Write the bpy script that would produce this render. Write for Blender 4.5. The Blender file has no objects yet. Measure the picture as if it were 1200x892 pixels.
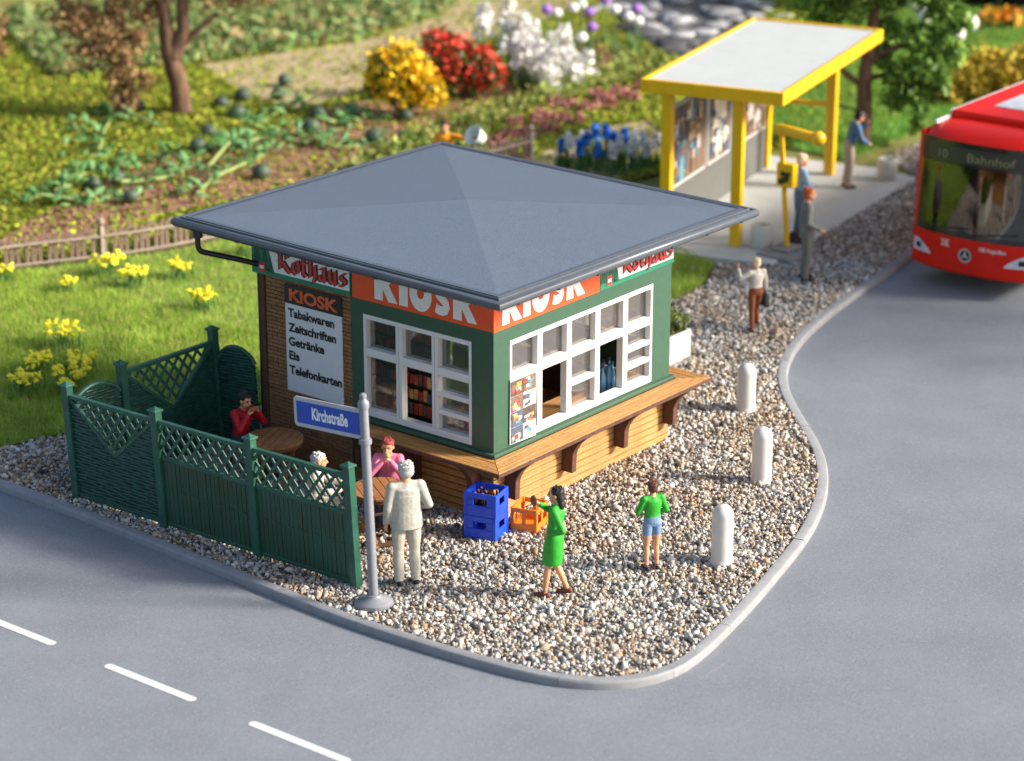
import bpy, math, random
import numpy as np
from mathutils import Vector, Matrix
SC = bpy.context.scene
COL = SC.collection
rnd = random.Random(11)
nr = np.random.default_rng(11)
PI = math.pi

# ------------------------------------------------------------------ camera
cam_d = bpy.data.cameras.new('camera')
cam = bpy.data.objects.new('camera', cam_d)
COL.objects.link(cam)
CAM = Vector((-26.627, -21.578, 14.378))
yaw, pitch, roll = 0.6735, 0.3427, 0.001
fw = Vector((math.cos(pitch) * math.cos(yaw), math.cos(pitch) * math.sin(yaw), -math.sin(pitch)))
rt = fw.cross(Vector((0, 0, 1))).normalized()
up = rt.cross(fw)
rt, up = rt * math.cos(roll) + up * math.sin(roll), up * math.cos(roll) - rt * math.sin(roll)
mw = Matrix.Identity(4)
for i in range(3):
    mw[i][0], mw[i][1], mw[i][2], mw[i][3] = rt[i], up[i], -fw[i], CAM[i]
cam.matrix_world = mw
cam_d.sensor_width = 36
cam_d.lens = 3032.8 / 1200 * 36
cam_d.clip_start = 1
cam_d.clip_end = 2000
cam_d.dof.use_dof = True
cam_d.dof.focus_distance = 36.5
cam_d.dof.aperture_fstop = 0.46
SC.camera = cam

# ------------------------------------------------------------------ sky, sun, exposure
SUN_AZ = math.atan2(0.52, -0.85)          # from +Y clockwise
SUN_EL = math.radians(28)
world = bpy.data.worlds.new('World')
SC.world = world
world.use_nodes = True
wn = world.node_tree
bg = wn.nodes['Background']
sky = wn.nodes.new('ShaderNodeTexSky')
sky.sky_type = 'NISHITA'
sky.sun_disc = False
sky.sun_elevation = SUN_EL
sky.sun_rotation = SUN_AZ
sky.air_density = 1.0
sky.dust_density = 3.0
sky.ozone_density = 1.0
wn.links.new(sky.outputs[0], bg.inputs[0])
bg.inputs[1].default_value = 0.125
sun_d = bpy.data.lights.new('sun', 'SUN')
sun_d.energy = 4.6
sun_d.angle = math.radians(11)
sun_d.color = (1.0, 0.93, 0.82)
sun = bpy.data.objects.new('sun', sun_d)
COL.objects.link(sun)
tosun = Vector((math.cos(SUN_EL) * math.sin(SUN_AZ), math.cos(SUN_EL) * math.cos(SUN_AZ), math.sin(SUN_EL)))
sun.rotation_euler = (-tosun).to_track_quat('-Z', 'Y').to_euler()
sun.location = (30, -40, 40)
SC.view_settings.view_transform = 'Standard'
SC.view_settings.look = 'None'
SC.view_settings.gamma = 1
SC.view_settings.use_curve_mapping = False
SC.view_settings.exposure = 0.82
try:
    SC.cycles.use_denoising = True
    SC.cycles.max_bounces = 6
    SC.cycles.transparent_max_bounces = 12
except Exception:
    pass

# ------------------------------------------------------------------ materials
MATS = {}
def _noise(nt, scale, detail=4, rough=.55, vec=None, kind='ShaderNodeTexNoise'):
    n = nt.nodes.new(kind)
    n.inputs['Scale'].default_value = scale
    if 'Detail' in n.inputs: n.inputs['Detail'].default_value = detail
    if 'Roughness' in n.inputs: n.inputs['Roughness'].default_value = rough
    if vec: nt.links.new(vec, n.inputs['Vector'])
    return n
def c4(c): return (c[0], c[1], c[2], 1)
def mat(name, c=(.5, .5, .5), rough=.5, var=.12, vscale=6, bump=0., bscale=60, spec=.5, metal=0., ramp=None, sss=0., coat=0., stretch=None, speck=None, second=None, transl=0.):
    if name in MATS: return MATS[name]
    m = bpy.data.materials.new(name)
    m.use_nodes = True
    nt = m.node_tree
    b = nt.nodes['Principled BSDF']
    b.inputs['Roughness'].default_value = rough
    b.inputs['Metallic'].default_value = metal
    b.inputs['Specular IOR Level'].default_value = spec
    if sss:
        b.inputs['Subsurface Weight'].default_value = sss
        b.inputs['Subsurface Radius'].default_value = (.05, .03, .02)
    if coat:
        b.inputs['Coat Weight'].default_value = coat
        b.inputs['Coat Roughness'].default_value = .1
    tc = nt.nodes.new('ShaderNodeTexCoord')
    vec = tc.outputs['Object']
    if stretch:
        mp = nt.nodes.new('ShaderNodeMapping')
        mp.inputs['Scale'].default_value = stretch
        nt.links.new(vec, mp.inputs['Vector'])
        vec = mp.outputs[0]
    if ramp:
        g = nt.nodes.new('ShaderNodeNewGeometry')
        cr = nt.nodes.new('ShaderNodeValToRGB')
        el = cr.color_ramp.elements
        el[0].position, el[0].color = ramp[0][0], c4(ramp[0][1])
        el[1].position, el[1].color = ramp[-1][0], c4(ramp[-1][1])
        for p, cc in ramp[1:-1]:
            e = el.new(p); e.color = c4(cc)
        nt.links.new(g.outputs['Random Per Island'], cr.inputs[0])
        col = cr.outputs[0]
        if var:
            n = _noise(nt, vscale, vec=vec)
            hs = nt.nodes.new('ShaderNodeHueSaturation')
            mr = nt.nodes.new('ShaderNodeMapRange')
            mr.inputs['From Min'].default_value, mr.inputs['From Max'].default_value = .3, .7
            mr.inputs['To Min'].default_value, mr.inputs['To Max'].default_value = 1 - var, 1 + var
            nt.links.new(n.outputs[0], mr.inputs[0])
            nt.links.new(mr.outputs[0], hs.inputs['Value'])
            nt.links.new(col, hs.inputs['Color'])
            col = hs.outputs[0]
    else:
        n = _noise(nt, vscale, 5, .6, vec)
        cr = nt.nodes.new('ShaderNodeValToRGB')
        el = cr.color_ramp.elements
        lo = second if second else tuple(x * (1 - var) for x in c)
        hi = c if second else tuple(min(1, x * (1 + var)) for x in c)
        el[0].position, el[0].color = .34, c4(lo)
        el[1].position, el[1].color = .66, c4(hi)
        nt.links.new(n.outputs[0], cr.inputs[0])
        col = cr.outputs[0]
    if speck:                                     # fine specks: (scale, colour, amount)
        for (sc_, cc, am) in speck:
            n2 = _noise(nt, sc_, 2, .5, tc.outputs['Object'])
            r2 = nt.nodes.new('ShaderNodeMapRange')
            r2.inputs['From Min'].default_value, r2.inputs['From Max'].default_value = .58, .70
            r2.inputs['To Max'].default_value = am
            mx = nt.nodes.new('ShaderNodeMixRGB')
            mx.inputs[2].default_value = c4(cc)
            nt.links.new(n2.outputs[0], r2.inputs[0])
            nt.links.new(r2.outputs[0], mx.inputs[0])
            nt.links.new(col, mx.inputs[1])
            col = mx.outputs[0]
    nt.links.new(col, b.inputs['Base Color'])
    if bump:
        n3 = _noise(nt, bscale, 4, .6, vec)
        bp_ = nt.nodes.new('ShaderNodeBump')
        bp_.inputs['Strength'].default_value = bump
        bp_.inputs['Distance'].default_value = .02
        nt.links.new(n3.outputs[0], bp_.inputs['Height'])
        nt.links.new(bp_.outputs[0], b.inputs['Normal'])
    if transl:
        tr = nt.nodes.new('ShaderNodeBsdfTranslucent')
        nt.links.new(col, tr.inputs[0])
        mxs = nt.nodes.new('ShaderNodeMixShader')
        mxs.inputs[0].default_value = transl
        nt.links.new(b.outputs[0], mxs.inputs[1])
        nt.links.new(tr.outputs[0], mxs.inputs[2])
        nt.links.new(mxs.outputs[0], nt.nodes['Material Output'].inputs[0])
    MATS[name] = m
    return m
def glass(name, tint=(.9, .93, .92), refl=.12, rough=.03, fog=0.):
    if name in MATS: return MATS[name]
    m = bpy.data.materials.new(name); m.use_nodes = True
    nt = m.node_tree; nt.nodes.clear()
    out = nt.nodes.new('ShaderNodeOutputMaterial')
    t = nt.nodes.new('ShaderNodeBsdfTransparent'); t.inputs[0].default_value = c4(tint)
    g = nt.nodes.new('ShaderNodeBsdfGlossy'); g.inputs['Roughness'].default_value = rough
    d = nt.nodes.new('ShaderNodeBsdfDiffuse'); d.inputs[0].default_value = (.55, .5, .47, 1)
    lw = nt.nodes.new('ShaderNodeLayerWeight'); lw.inputs[0].default_value = .35
    mr = nt.nodes.new('ShaderNodeMapRange'); mr.inputs['To Min'].default_value = refl * .5; mr.inputs['To Max'].default_value = .6
    nt.links.new(lw.outputs['Fresnel'], mr.inputs[0])
    mx = nt.nodes.new('ShaderNodeMixShader')
    nt.links.new(mr.outputs[0], mx.inputs[0]); nt.links.new(t.outputs[0], mx.inputs[1]); nt.links.new(g.outputs[0], mx.inputs[2])
    mx2 = nt.nodes.new('ShaderNodeMixShader'); mx2.inputs[0].default_value = fog
    nt.links.new(mx.outputs[0], mx2.inputs[1]); nt.links.new(d.outputs[0], mx2.inputs[2])
    nt.links.new(mx2.outputs[0], out.inputs[0])
    MATS[name] = m
    return m

# ------------------------------------------------------------------ object helpers
def tag(o, label=None, cat=None, group=None, kind=None):
    if label: o['label'] = label
    if cat: o['category'] = cat
    if group: o['group'] = group
    if kind: o['kind'] = kind
    return o
def thing(name, label, cat, loc=(0, 0, 0), rz=0., group=None):
    o = bpy.data.objects.new(name, None)
    o.empty_display_size = .2
    COL.objects.link(o)
    o.location = loc
    o.rotation_euler = (0, 0, rz)
    return tag(o, label, cat, group)
def link(name, me, parent=None):
    o = bpy.data.objects.new(name, me)
    COL.objects.link(o)
    if parent: o.parent = parent
    return o
def copy_tree(o, parent=None):
    c = o.copy(); COL.objects.link(c); c.parent = parent
    for ch in list(o.children): copy_tree(ch, c)
    return c
def bevel(o, w, seg=2, ang=40):
    md = o.modifiers.new('bevel', 'BEVEL'); md.width = w; md.segments = seg; md.limit_method = 'ANGLE'; md.angle_limit = math.radians(ang)
    return o
def np_mesh(name, V, F, mats=(), smooth=False):
    V = np.asarray(V, dtype=np.float32); F = np.asarray(F, dtype=np.int32)
    me = bpy.data.meshes.new(name)
    n, k = F.shape
    me.vertices.add(len(V)); me.vertices.foreach_set('co', V.ravel())
    me.loops.add(n * k); me.loops.foreach_set('vertex_index', F.ravel())
    me.polygons.add(n); me.polygons.foreach_set('loop_start', np.arange(0, n * k, k, dtype=np.int32))
    try: me.polygons.foreach_set('loop_total', np.full(n, k, dtype=np.int32))
    except Exception: pass
    if smooth: me.polygons.foreach_set('use_smooth', np.ones(n, dtype=bool))
    me.update(calc_edges=True)
    for m in mats: me.materials.append(m)
    return me
class MB:
    def __init__(s): s.v, s.f, s.mi = [], [], []
    def add(s, V, F, m=0):
        o = len(s.v); s.v += [tuple(map(float, x)) for x in V]
        for f in F: s.f.append(tuple(i + o for i in f)); s.mi.append(m)
        return s
    def box(s, x0, x1, y0, y1, z0, z1, m=0):
        V = [(x, y, z) for z in (z0, z1) for y in (y0, y1) for x in (x0, x1)]
        return s.add(V, [(0, 2, 3, 1), (4, 5, 7, 6), (0, 1, 5, 4), (2, 6, 7, 3), (0, 4, 6, 2), (1, 3, 7, 5)], m)
    def bar(s, a, b, w, h, upv=(0, 0, 1), m=0):
        a, b = Vector(a), Vector(b); d = (b - a).normalized(); u = Vector(upv)
        sd = d.cross(u).normalized(); u = sd.cross(d).normalized()
        V = [p + sd * (i * w / 2) + u * (j * h / 2) for p in (a, b) for i, j in ((-1, -1), (1, -1), (1, 1), (-1, 1))]
        return s.add(V, [(0, 3, 2, 1), (4, 5, 6, 7), (0, 1, 5, 4), (1, 2, 6, 5), (2, 3, 7, 6), (3, 0, 4, 7)], m)
    def prism(s, poly, org, U, V, D, m=0):
        """polygon (u,v) placed at org + u*U + v*V, extruded by vector D"""
        org, U, V, D = map(Vector, (org, U, V, D)); n = len(poly)
        P = [org + U * u + V * v for u, v in poly]; Q = [p + D for p in P]
        F = [tuple(range(n)), tuple(range(2 * n - 1, n - 1, -1))] + [(i, i + n, (i + 1) % n + n, (i + 1) % n) for i in range(n)]
        return s.add(P + Q, F, m)
    def tube(s, pts, r, seg=10, m=0, cap=True):
        pts = [Vector(p) for p in pts]; n = len(pts)
        rr = [r] * n if isinstance(r, (int, float)) else r
        V = []; ref = None
        for i, p in enumerate(pts):
            d = (pts[min(i + 1, n - 1)] - pts[max(i - 1, 0)]).normalized()
            if ref is None: ref = d.orthogonal().normalized()
            ref = (ref - d * ref.dot(d)).normalized(); q = d.cross(ref)
            for k in range(seg):
                a = 2 * PI * k / seg; V.append(p + (ref * math.cos(a) + q * math.sin(a)) * rr[i])
        F = [(i * seg + k, i * seg + (k + 1) % seg, (i + 1) * seg + (k + 1) % seg, (i + 1) * seg + k) for i in range(n - 1) for k in range(seg)]
        if cap: F += [tuple(range(seg))[::-1], tuple(range((n - 1) * seg, n * seg))]
        return s.add(V, F, m)
    def lathe(s, prof, c=(0, 0, 0), seg=20, m=0):
        V = [(c[0] + r * math.cos(2 * PI * k / seg), c[1] + r * math.sin(2 * PI * k / seg), c[2] + z) for r, z in prof for k in range(seg)]
        n = len(prof)
        F = [(i * seg + k, i * seg + (k + 1) % seg, (i + 1) * seg + (k + 1) % seg, (i + 1) * seg + k) for i in range(n - 1) for k in range(seg)]
        if prof[0][0] > 1e-5: F.append(tuple(range(seg))[::-1])
        if prof[-1][0] > 1e-5: F.append(tuple(range((n - 1) * seg, n * seg)))
        return s.add(V, F, m)
    def ell(s, c, r, seg=12, rings=8, rot=None, m=0):
        c = Vector(c); V = []
        for i in range(1, rings):
            t = PI * i / rings
            for k in range(seg):
                a = 2 * PI * k / seg
                V.append(Vector((r[0] * math.sin(t) * math.cos(a), r[1] * math.sin(t) * math.sin(a), r[2] * math.cos(t))))
        V += [Vector((0, 0, r[2])), Vector((0, 0, -r[2]))]
        if rot is not None: V = [rot @ x for x in V]
        V = [x + c for x in V]; n = (rings - 1) * seg
        F = [(i * seg + k, (i + 1) * seg + k, (i + 1) * seg + (k + 1) % seg, i * seg + (k + 1) % seg) for i in range(rings - 2) for k in range(seg)]
        F += [(n, k, (k + 1) % seg) for k in range(seg)] + [(n + 1, (rings - 2) * seg + (k + 1) % seg, (rings - 2) * seg + k) for k in range(seg)]
        return s.add(V, F, m)
    def mesh(s, name, mats, smooth=False):
        me = bpy.data.meshes.new(name)
        me.from_pydata(s.v, [], s.f)
        for m in (mats if isinstance(mats, (list, tuple)) else [mats]): me.materials.append(m)
        if any(s.mi): me.polygons.foreach_set('material_index', s.mi)
        if smooth is True: me.polygons.foreach_set('use_smooth', [True] * len(s.f))
        elif smooth:
            me.polygons.foreach_set('use_smooth', [True] * len(s.f)); me.update()
            try: me.set_sharp_from_angle(angle=math.radians(smooth))
            except Exception: pass
        me.update()
        return me
    def build(s, name, mats, parent=None, smooth=False, bev=0, seg=2):
        o = link(name, s.mesh(name, mats, smooth), parent)
        if bev: bevel(o, bev, seg)
        return o
def sheet(name, poly, z, m, kind='structure', parent=None):
    me = bpy.data.meshes.new(name)
    me.from_pydata([(x, y, z) for x, y in poly], [], [tuple(range(len(poly)))])
    if me.polygons[0].normal.z < 0: me.flip_normals()
    me.materials.append(m)
    o = link(name, me, parent)
    if kind: o['kind'] = kind
    return o
def inside(P, poly):
    x, y = P[:, 0], P[:, 1]; r = np.zeros(len(P), bool); n = len(poly)
    for i in range(n):
        x0, y0 = poly[i]; x1, y1 = poly[(i + 1) % n]
        if y0 == y1: continue
        c = ((y0 > y) != (y1 > y)) & (x < (x1 - x0) * (y - y0) / (y1 - y0) + x0)
        r ^= c
    return r
def scatter(poly, dens, seed=1):
    g = np.random.default_rng(seed); p = np.array(poly); lo, hi = p.min(0), p.max(0)
    n = int((hi - lo).prod() * dens); P = lo + g.random((n, 2)) * (hi - lo)
    return P[inside(P, poly)]
def spline(pts, sub=8):
    P = [Vector((*p, 0)) if len(p) == 2 else Vector(p) for p in pts]; out = []
    for i in range(len(P) - 1):
        a, b, c, d = P[max(i - 1, 0)], P[i], P[i + 1], P[min(i + 2, len(P) - 1)]
        for k in range(sub):
            t = k / sub
            out.append(.5 * ((2 * b) + (c - a) * t + (2 * a - 5 * b + 4 * c - d) * t * t + (3 * b - a - 3 * c + d) * t ** 3))
    return out + [P[-1]]
def leaves_mesh(name, P, size, m, seed=1, aspect=1.7, nrm=None, spread=1., jit=.35):
    """a cloud of little folded leaf faces at points P"""
    g = np.random.default_rng(seed); n = len(P)
    d = g.normal(size=(n, 3)); d /= np.linalg.norm(d, axis=1)[:, None]
    if nrm is not None:
        d = d * spread + nrm; d /= np.linalg.norm(d, axis=1)[:, None] + 1e-9
    a = np.cross(d, g.normal(size=(n, 3))); a /= np.linalg.norm(a, axis=1)[:, None] + 1e-9
    b = np.cross(d, a)
    s = (size * (1 + jit * g.normal(size=n)).clip(.4, 2))[:, None]
    V = np.stack([P - a * s * .5 * aspect, P - b * s * .5 + d * s * .12, P + a * s * .5 * aspect, P + b * s * .5 + d * s * .12], 1).reshape(-1, 3)
    q = np.arange(n)[:, None] * 4
    return np_mesh(name, V, np.concatenate([q + [0, 1, 2], q + [0, 2, 3]]), [m])
def clumps(centers, radii, per, seed=1, squash=(1, 1, 1), shell=.55):
    g = np.random.default_rng(seed); out = []
    for c, r, k in zip(centers, radii, per):
        d = g.normal(size=(k, 3)); d /= np.linalg.norm(d, axis=1)[:, None]
        rad = r * (shell + (1 - shell) * g.random(k)) * (1 + .15 * g.normal(size=k))
        out.append(np.array(c) + d * rad[:, None] * np.array(squash))
    return np.concatenate(out)

# text -------------------------------------------------------------
def text_mesh(body, m, org, U, V, width=None, height=None, off=0., shear=0., lift=.004, name='lettering', parent=None, center=False):
    cu = bpy.data.curves.new('t', 'FONT'); cu.body = body; cu.size = 1; cu.offset = off; cu.shear = shear; cu.resolution_u = 4
    o = bpy.data.objects.new('t', cu); COL.objects.link(o)
    dg = bpy.context.evaluated_depsgraph_get()
    me = bpy.data.meshes.new_from_object(o.evaluated_get(dg))
    bpy.data.objects.remove(o)
    n = len(me.vertices); co = np.empty(n * 3, dtype=np.float32); me.vertices.foreach_get('co', co); co = co.reshape(-1, 3)
    x0, x1, y1 = co[:, 0].min(), co[:, 0].max(), co[:, 1].max()
    sx = width / (x1 - x0) if width else None
    sy = height / .73 if height else sx
    sx = sx or sy
    org, U, V = Vector(org), Vector(U), Vector(V); N = U.cross(V).normalized()
    x = (co[:, 0] - x0) * sx; y = co[:, 1] * sy
    if center: x -= (x1 - x0) * sx / 2
    P = np.array(org)[None] + x[:, None] * np.array(U) + y[:, None] * np.array(V) + np.array(N) * lift
    me.vertices.foreach_set('co', P.astype(np.float32).ravel()); me.update()
    me.name = name; me.materials.clear(); me.materials.append(m)
    return link(name, me, parent)
def stroke(pts, hw):
    pts = [Vector((x, y)) for x, y in pts]; L, R = [], []
    for i, p in enumerate(pts):
        d = (pts[min(i + 1, len(pts) - 1)] - pts[max(i - 1, 0)]).normalized(); n = Vector((-d.y, d.x)) * hw
        L.append(p + n); R.append(p - n)
    return L, R
def fat_letters(word, m, org, U, V, total, height, parent, lift=.006):
    """heavy poster capitals drawn as polygons"""
    org, U, V = Vector(org), Vector(U), Vector(V); N = U.cross(V).normalized()
    K = [(0, 0), (0, 1), (.40, 1), (.40, .66), (.60, 1), (1.04, 1), (.70, .53), (1.10, 0), (.66, 0), (.40, .38), (.40, 0)]
    wid = dict(K=1.10, I=.42, O=1.04, S=.84); gap = .07
    tot = sum(wid[c] for c in word) + gap * (len(word) - 1)
    sx = total / tot; x = 0; out = []
    for c in word:
        mb = MB()
        def put(p): return org + U * ((x + p[0]) * sx) + V * (p[1] * height) + N * lift
        if c == 'K': mb.add([put(p) for p in K], [tuple(range(len(K)))[::-1]])
        elif c == 'I': mb.add([put(p) for p in [(0, 0), (.42, 0), (.42, 1), (0, 1)]], [(0, 1, 2, 3)])
        elif c == 'O':
            n = 24; A = [(.52 + .52 * math.cos(2 * PI * k / n), .5 + .54 * math.sin(2 * PI * k / n)) for k in range(n)]
            B = [(.52 + .16 * math.cos(2 * PI * k / n), .53 + .17 * math.sin(2 * PI * k / n)) for k in range(n)]
            mb.add([put(p) for p in A + B], [(k, (k + 1) % n, n + (k + 1) % n, n + k) for k in range(n)])
        elif c == 'S':
            path = [(.70, .80), (.58, .84), (.44, .855), (.30, .83), (.215, .74), (.25, .64), (.36, .565), (.48, .50), (.585, .42), (.615, .31), (.56, .20), (.42, .155), (.28, .16), (.12, .21)]
            Lp, Rp = stroke(path, .15); n = len(Lp)
            mb.add([put(p) for p in Lp + Rp], [(k, n + k, n + k + 1, k + 1) for k in range(n - 1)])
        out.append(mb.build('letter', m, parent)); x += wid[c] + gap
    return out
BL = {  # broad-nib strokes in a unit em
 'R': [[(.05, 1), (.22, .92), (.2, .1), (.06, .0)], [(.22, .95), (.55, 1), (.6, .72), (.3, .5)], [(.32, .5), (.62, .12), (.78, .02)], [(0, .5), (.16, .6)]],
 'o': [[(.12, .62), (.08, .18), (.28, .02)], [(.12, .62), (.34, .7), (.4, .5), (.38, .15), (.28, .02)]],
 't': [[(.16, .95), (.14, .16), (.3, .03)], [(.02, .66), (.34, .68)]],
 'h': [[(.1, 1.02), (.1, .06)], [(.12, .58), (.34, .7), (.38, .2), (.26, -.2)]],
 'a': [[(.08, .62), (.34, .68), (.34, .08), (.44, .02)], [(.32, .36), (.08, .3), (.08, .08), (.3, .04)]],
 'u': [[(.06, .68), (.1, .12), (.26, .02), (.36, .1)], [(.36, .7), (.37, .08), (.46, .0)]],
 's': [[(.36, .64), (.12, .6), (.12, .42), (.34, .28), (.3, .06), (.04, .06)]]}
def blackletter(word, mats, org, U, V, total, height, parent):
    org, U, V = Vector(org), Vector(U), Vector(V); N = U.cross(V).normalized()
    adv = dict(R=.82, o=.52, t=.42, h=.52, a=.56, u=.58, s=.46); tot = sum(adv[c] for c in word); sx = total / tot
    for lay, (m, nib, lf) in enumerate(((mats[0], .145, .004), (mats[1], .07, .009))):
        mb = MB(); x = .06; q = 0
        for c in word:
            for st in BL[c]:
                n = len(st); q += 1
                def put(p, s): return org + U * ((x + p[0] + s * nib) * sx) + V * ((p[1] + s * nib * .75) * height) + N * (lf + q * .0002)
                mb.add([put(p, -1) for p in st] + [put(p, 1) for p in st], [(k, k + 1, n + k + 1, n + k) for k in range(n - 1)])
            x += adv[c]
        mb.build('lettering', m, parent)

# ------------------------------------------------------------------ the setting
asphalt = mat('asphalt', (.188, .204, .232), .62, var=.08, vscale=.7, bump=.25, bscale=70, spec=.35, speck=[(45, (.30, .315, .34), .8), (9, (.165, .176, .197), .35), (32, (.13, .137, .15), .75)])
nt_ = asphalt.node_tree; b_ = nt_.nodes['Principled BSDF']
src = b_.inputs['Base Color'].links[0].from_socket
for stv, sc2, thr, cc, am in (((.25, 7, 1), 2.2, .66, (.36, .37, .39), .35), ((6, .3, 1), 1.6, .67, (.34, .35, .37), .30), ((1, 1, 1), .35, .56, (.17, .178, .195), .22), ((1, 1, 1), 24, .60, (.15, .155, .17), .40)):
    tc_ = nt_.nodes.new('ShaderNodeTexCoord'); mp_ = nt_.nodes.new('ShaderNodeMapping'); mp_.inputs['Scale'].default_value = stv; mp_.inputs['Rotation'].default_value = (0, 0, .15)
    nt_.links.new(tc_.outputs['Object'], mp_.inputs[0])
    nn_ = _noise(nt_, sc2, 5, .6, mp_.outputs[0])
    mr_ = nt_.nodes.new('ShaderNodeMapRange'); mr_.inputs['From Min'].default_value = thr; mr_.inputs['From Max'].default_value = thr + .10; mr_.inputs['To Max'].default_value = am
    mx_ = nt_.nodes.new('ShaderNodeMixRGB'); mx_.inputs[2].default_value = c4(cc)
    nt_.links.new(nn_.outputs[0], mr_.inputs[0]); nt_.links.new(mr_.outputs[0], mx_.inputs[0]); nt_.links.new(src, mx_.inputs[1]); src = mx_.outputs[0]
nt_.links.new(src, b_.inputs['Base Color'])
kerb_m = mat('kerb_concrete', (.25, .253, .265), .6, var=.1, vscale=5, bump=.15, bscale=60, spec=.3)
earth_m = mat('earth', (.27, .13, .075), .95, var=.35, vscale=2.2, bump=.6, bscale=14, speck=[(30, (.28, .17, .1), .6)])
moss_m = mat('moss_ground', (.28, .29, .045), .95, vscale=.9, second=(.10, .085, .03), bump=.8, bscale=10, speck=[(3, (.26, .22, .04), .6), (11, (.07, .10, .02), .6)])
lawn_m = mat('lawn_soil', (.20, .32, .045), .95, vscale=1.5, second=(.17, .19, .04), bump=.7, bscale=20, speck=[(5, (.24, .22, .07), .6)])
path_m = mat('sandy_path', (.50, .36, .25), .95, vscale=.9, second=(.33, .29, .12), bump=.5, bscale=18, speck=[(2.2, (.30, .30, .12), .6)])
concrete_m = mat('platform_concrete', (.50, .51, .49), .7, var=.08, vscale=1.2, bump=.1, bscale=40, spec=.3)
gravel_base_m = mat('gravel_base', (.24, .20, .16), .95, vscale=9, second=(.12, .10, .085), bump=.8, bscale=40)

KERB = [(-3.6, 60), (-3.6, 30), (-3.6, 12), (-3.6, 6.43), (-3.63, 4.6), (-3.73, 2.76), (-3.82, 1.03), (-3.9, -.63), (-3.85, -2.0), (-3.78, -2.79), (-3.67, -3.55), (-3.44, -4.2), (-3.04, -4.66), (-2.44, -4.9), (-1.64, -4.85), (-.44, -4.6), (.76, -4.3), (2.41, -3.82), (3.74, -3.25), (4.76, -2.62), (5.57, -1.95), (6.37, -1.15), (7.2, -.38), (8.0, .18), (8.92, .64), (10.07, 1.03), (11.37, 1.33), (13.07, 1.63), (14.53, 1.86), (20, 2.9), (32, 5.2), (70, 12.5)]
KERB = [(x + .13, y + .10) for x, y in KERB]
kp = [Vector((p.x, p.y)) for p in spline(KERB, 6)]
sheet('ground', [(-700, -700), (700, -700), (700, 700), (-700, 700)], -.30, mat('far_grass', (.07, .11, .03), .95, vscale=.2))
sheet('road', [(-14, -60), (75, -60), (75, 16), (-1, 16), (-1, 62), (-14, 62)], -.10, asphalt)
plate = [(p.x, p.y) for p in kp] + [(70, 75), (-3.6, 75)]
sheet('garden_ground', plate, -.05, moss_m)
# kerb: one stone after another, cut along the curve
def arc(path):
    s = [0.]
    for a, b in zip(path, path[1:]): s.append(s[-1] + (b - a).length)
    return s
ks = arc(kp)
def kat(t):
    for i in range(len(ks) - 1):
        if ks[i + 1] >= t:
            u = (t - ks[i]) / (ks[i + 1] - ks[i]); d = (kp[i + 1] - kp[i]).normalized()
            return kp[i].lerp(kp[i + 1], u), Vector((-d.y, d.x))
    return kp[-1], Vector((0, 1))
kerb = MB().box(-3.55, -3.44, 20, 58, -.3, -.06).build('kerb', kerb_m)
tag(kerb, kind='structure')
t = 50.0
while t < ks[-1] - 45:
    L = 1.55; n = 6; V = []; lift = rnd.uniform(-.004, .006)
    prof = [(-.02, -.2), (-.02, -.04), (-.010, -.014), (.01, 0), (.135, 0), (.152, -.012), (.157, -.2)]
    for i in range(n + 1):
        p, nn = kat(t + .003 + (L - .006) * i / n)
        for d, z in prof: V.append((p.x + nn.x * d, p.y + nn.y * d, z + lift + .012))
    k = len(prof)
    F = [(i * k + j, (i + 1) * k + j, (i + 1) * k + j + 1, i * k + j + 1) for i in range(n) for j in range(k - 1)] + [tuple(range(k)), tuple(range(n * k + k - 1, n * k - 1, -1))]
    MB().add(V, F).build('kerb_stone', kerb_m, kerb, smooth=35)
    t += L
# painted centre line
paint = mat('road_paint', (.60, .60, .59), .6, var=.06, vscale=9, bump=.15, bscale=60, speck=[(26, (.42, .43, .45), .75), (9, (.50, .51, .53), .5)])
for (y0, y1) in ((2.0, 3.62), (-.56, 1.04), (-3.13, -1.5), (4.56, 6.2), (-5.7, -4.06)):
    ou = []
    for cy, a0 in ((y1 - .06, 0), (y0 + .06, PI)):
        for k in range(7):
            a = a0 + PI * k / 6; ou.append((-6.56 + .065 * math.cos(a), cy + .06 * math.sin(a)))
    tag(sheet('road_marking', ou, -.0955, paint))
# gravel forecourt
GRAVEL = [(p.x + q.x * .15, p.y + q.y * .15) for p, q in (kat(s) for s in np.arange(51.2, ks[-1] - 42, .35))]
GRAVEL += [(27, 6.6), (21.5, 6.3), (20.3, 4.9), (13.1, 3.75), (12.5, 4.65), (11.4, 4.15), (10.3, 3.95), (8.5, 4.6), (5, 5.2), (1, 6.0), (-.3, 6.7), (-1.36, 7.45), (-2.48, 7.8), (-3.3, 8.9)]
sheet('gravel_bed', GRAVEL, -.03, gravel_base_m)
def icosa():
    p = (1 + 5 ** .5) / 2
    V = np.array([(-1, p, 0), (1, p, 0), (-1, -p, 0), (1, -p, 0), (0, -1, p), (0, 1, p), (0, -1, -p), (0, 1, -p), (p, 0, -1), (p, 0, 1), (-p, 0, -1), (-p, 0, 1)]) / (1 + p * p) ** .5
    F = np.array([(0, 11, 5), (0, 5, 1), (0, 1, 7), (0, 7, 10), (0, 10, 11), (1, 5, 9), (5, 11, 4), (11, 10, 2), (10, 7, 6), (7, 1, 8), (3, 9, 4), (3, 4, 2), (3, 2, 6), (3, 6, 8), (3, 8, 9), (4, 9, 5), (2, 4, 11), (6, 2, 10), (8, 6, 7), (9, 8, 1)])
    return V, F
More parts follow.
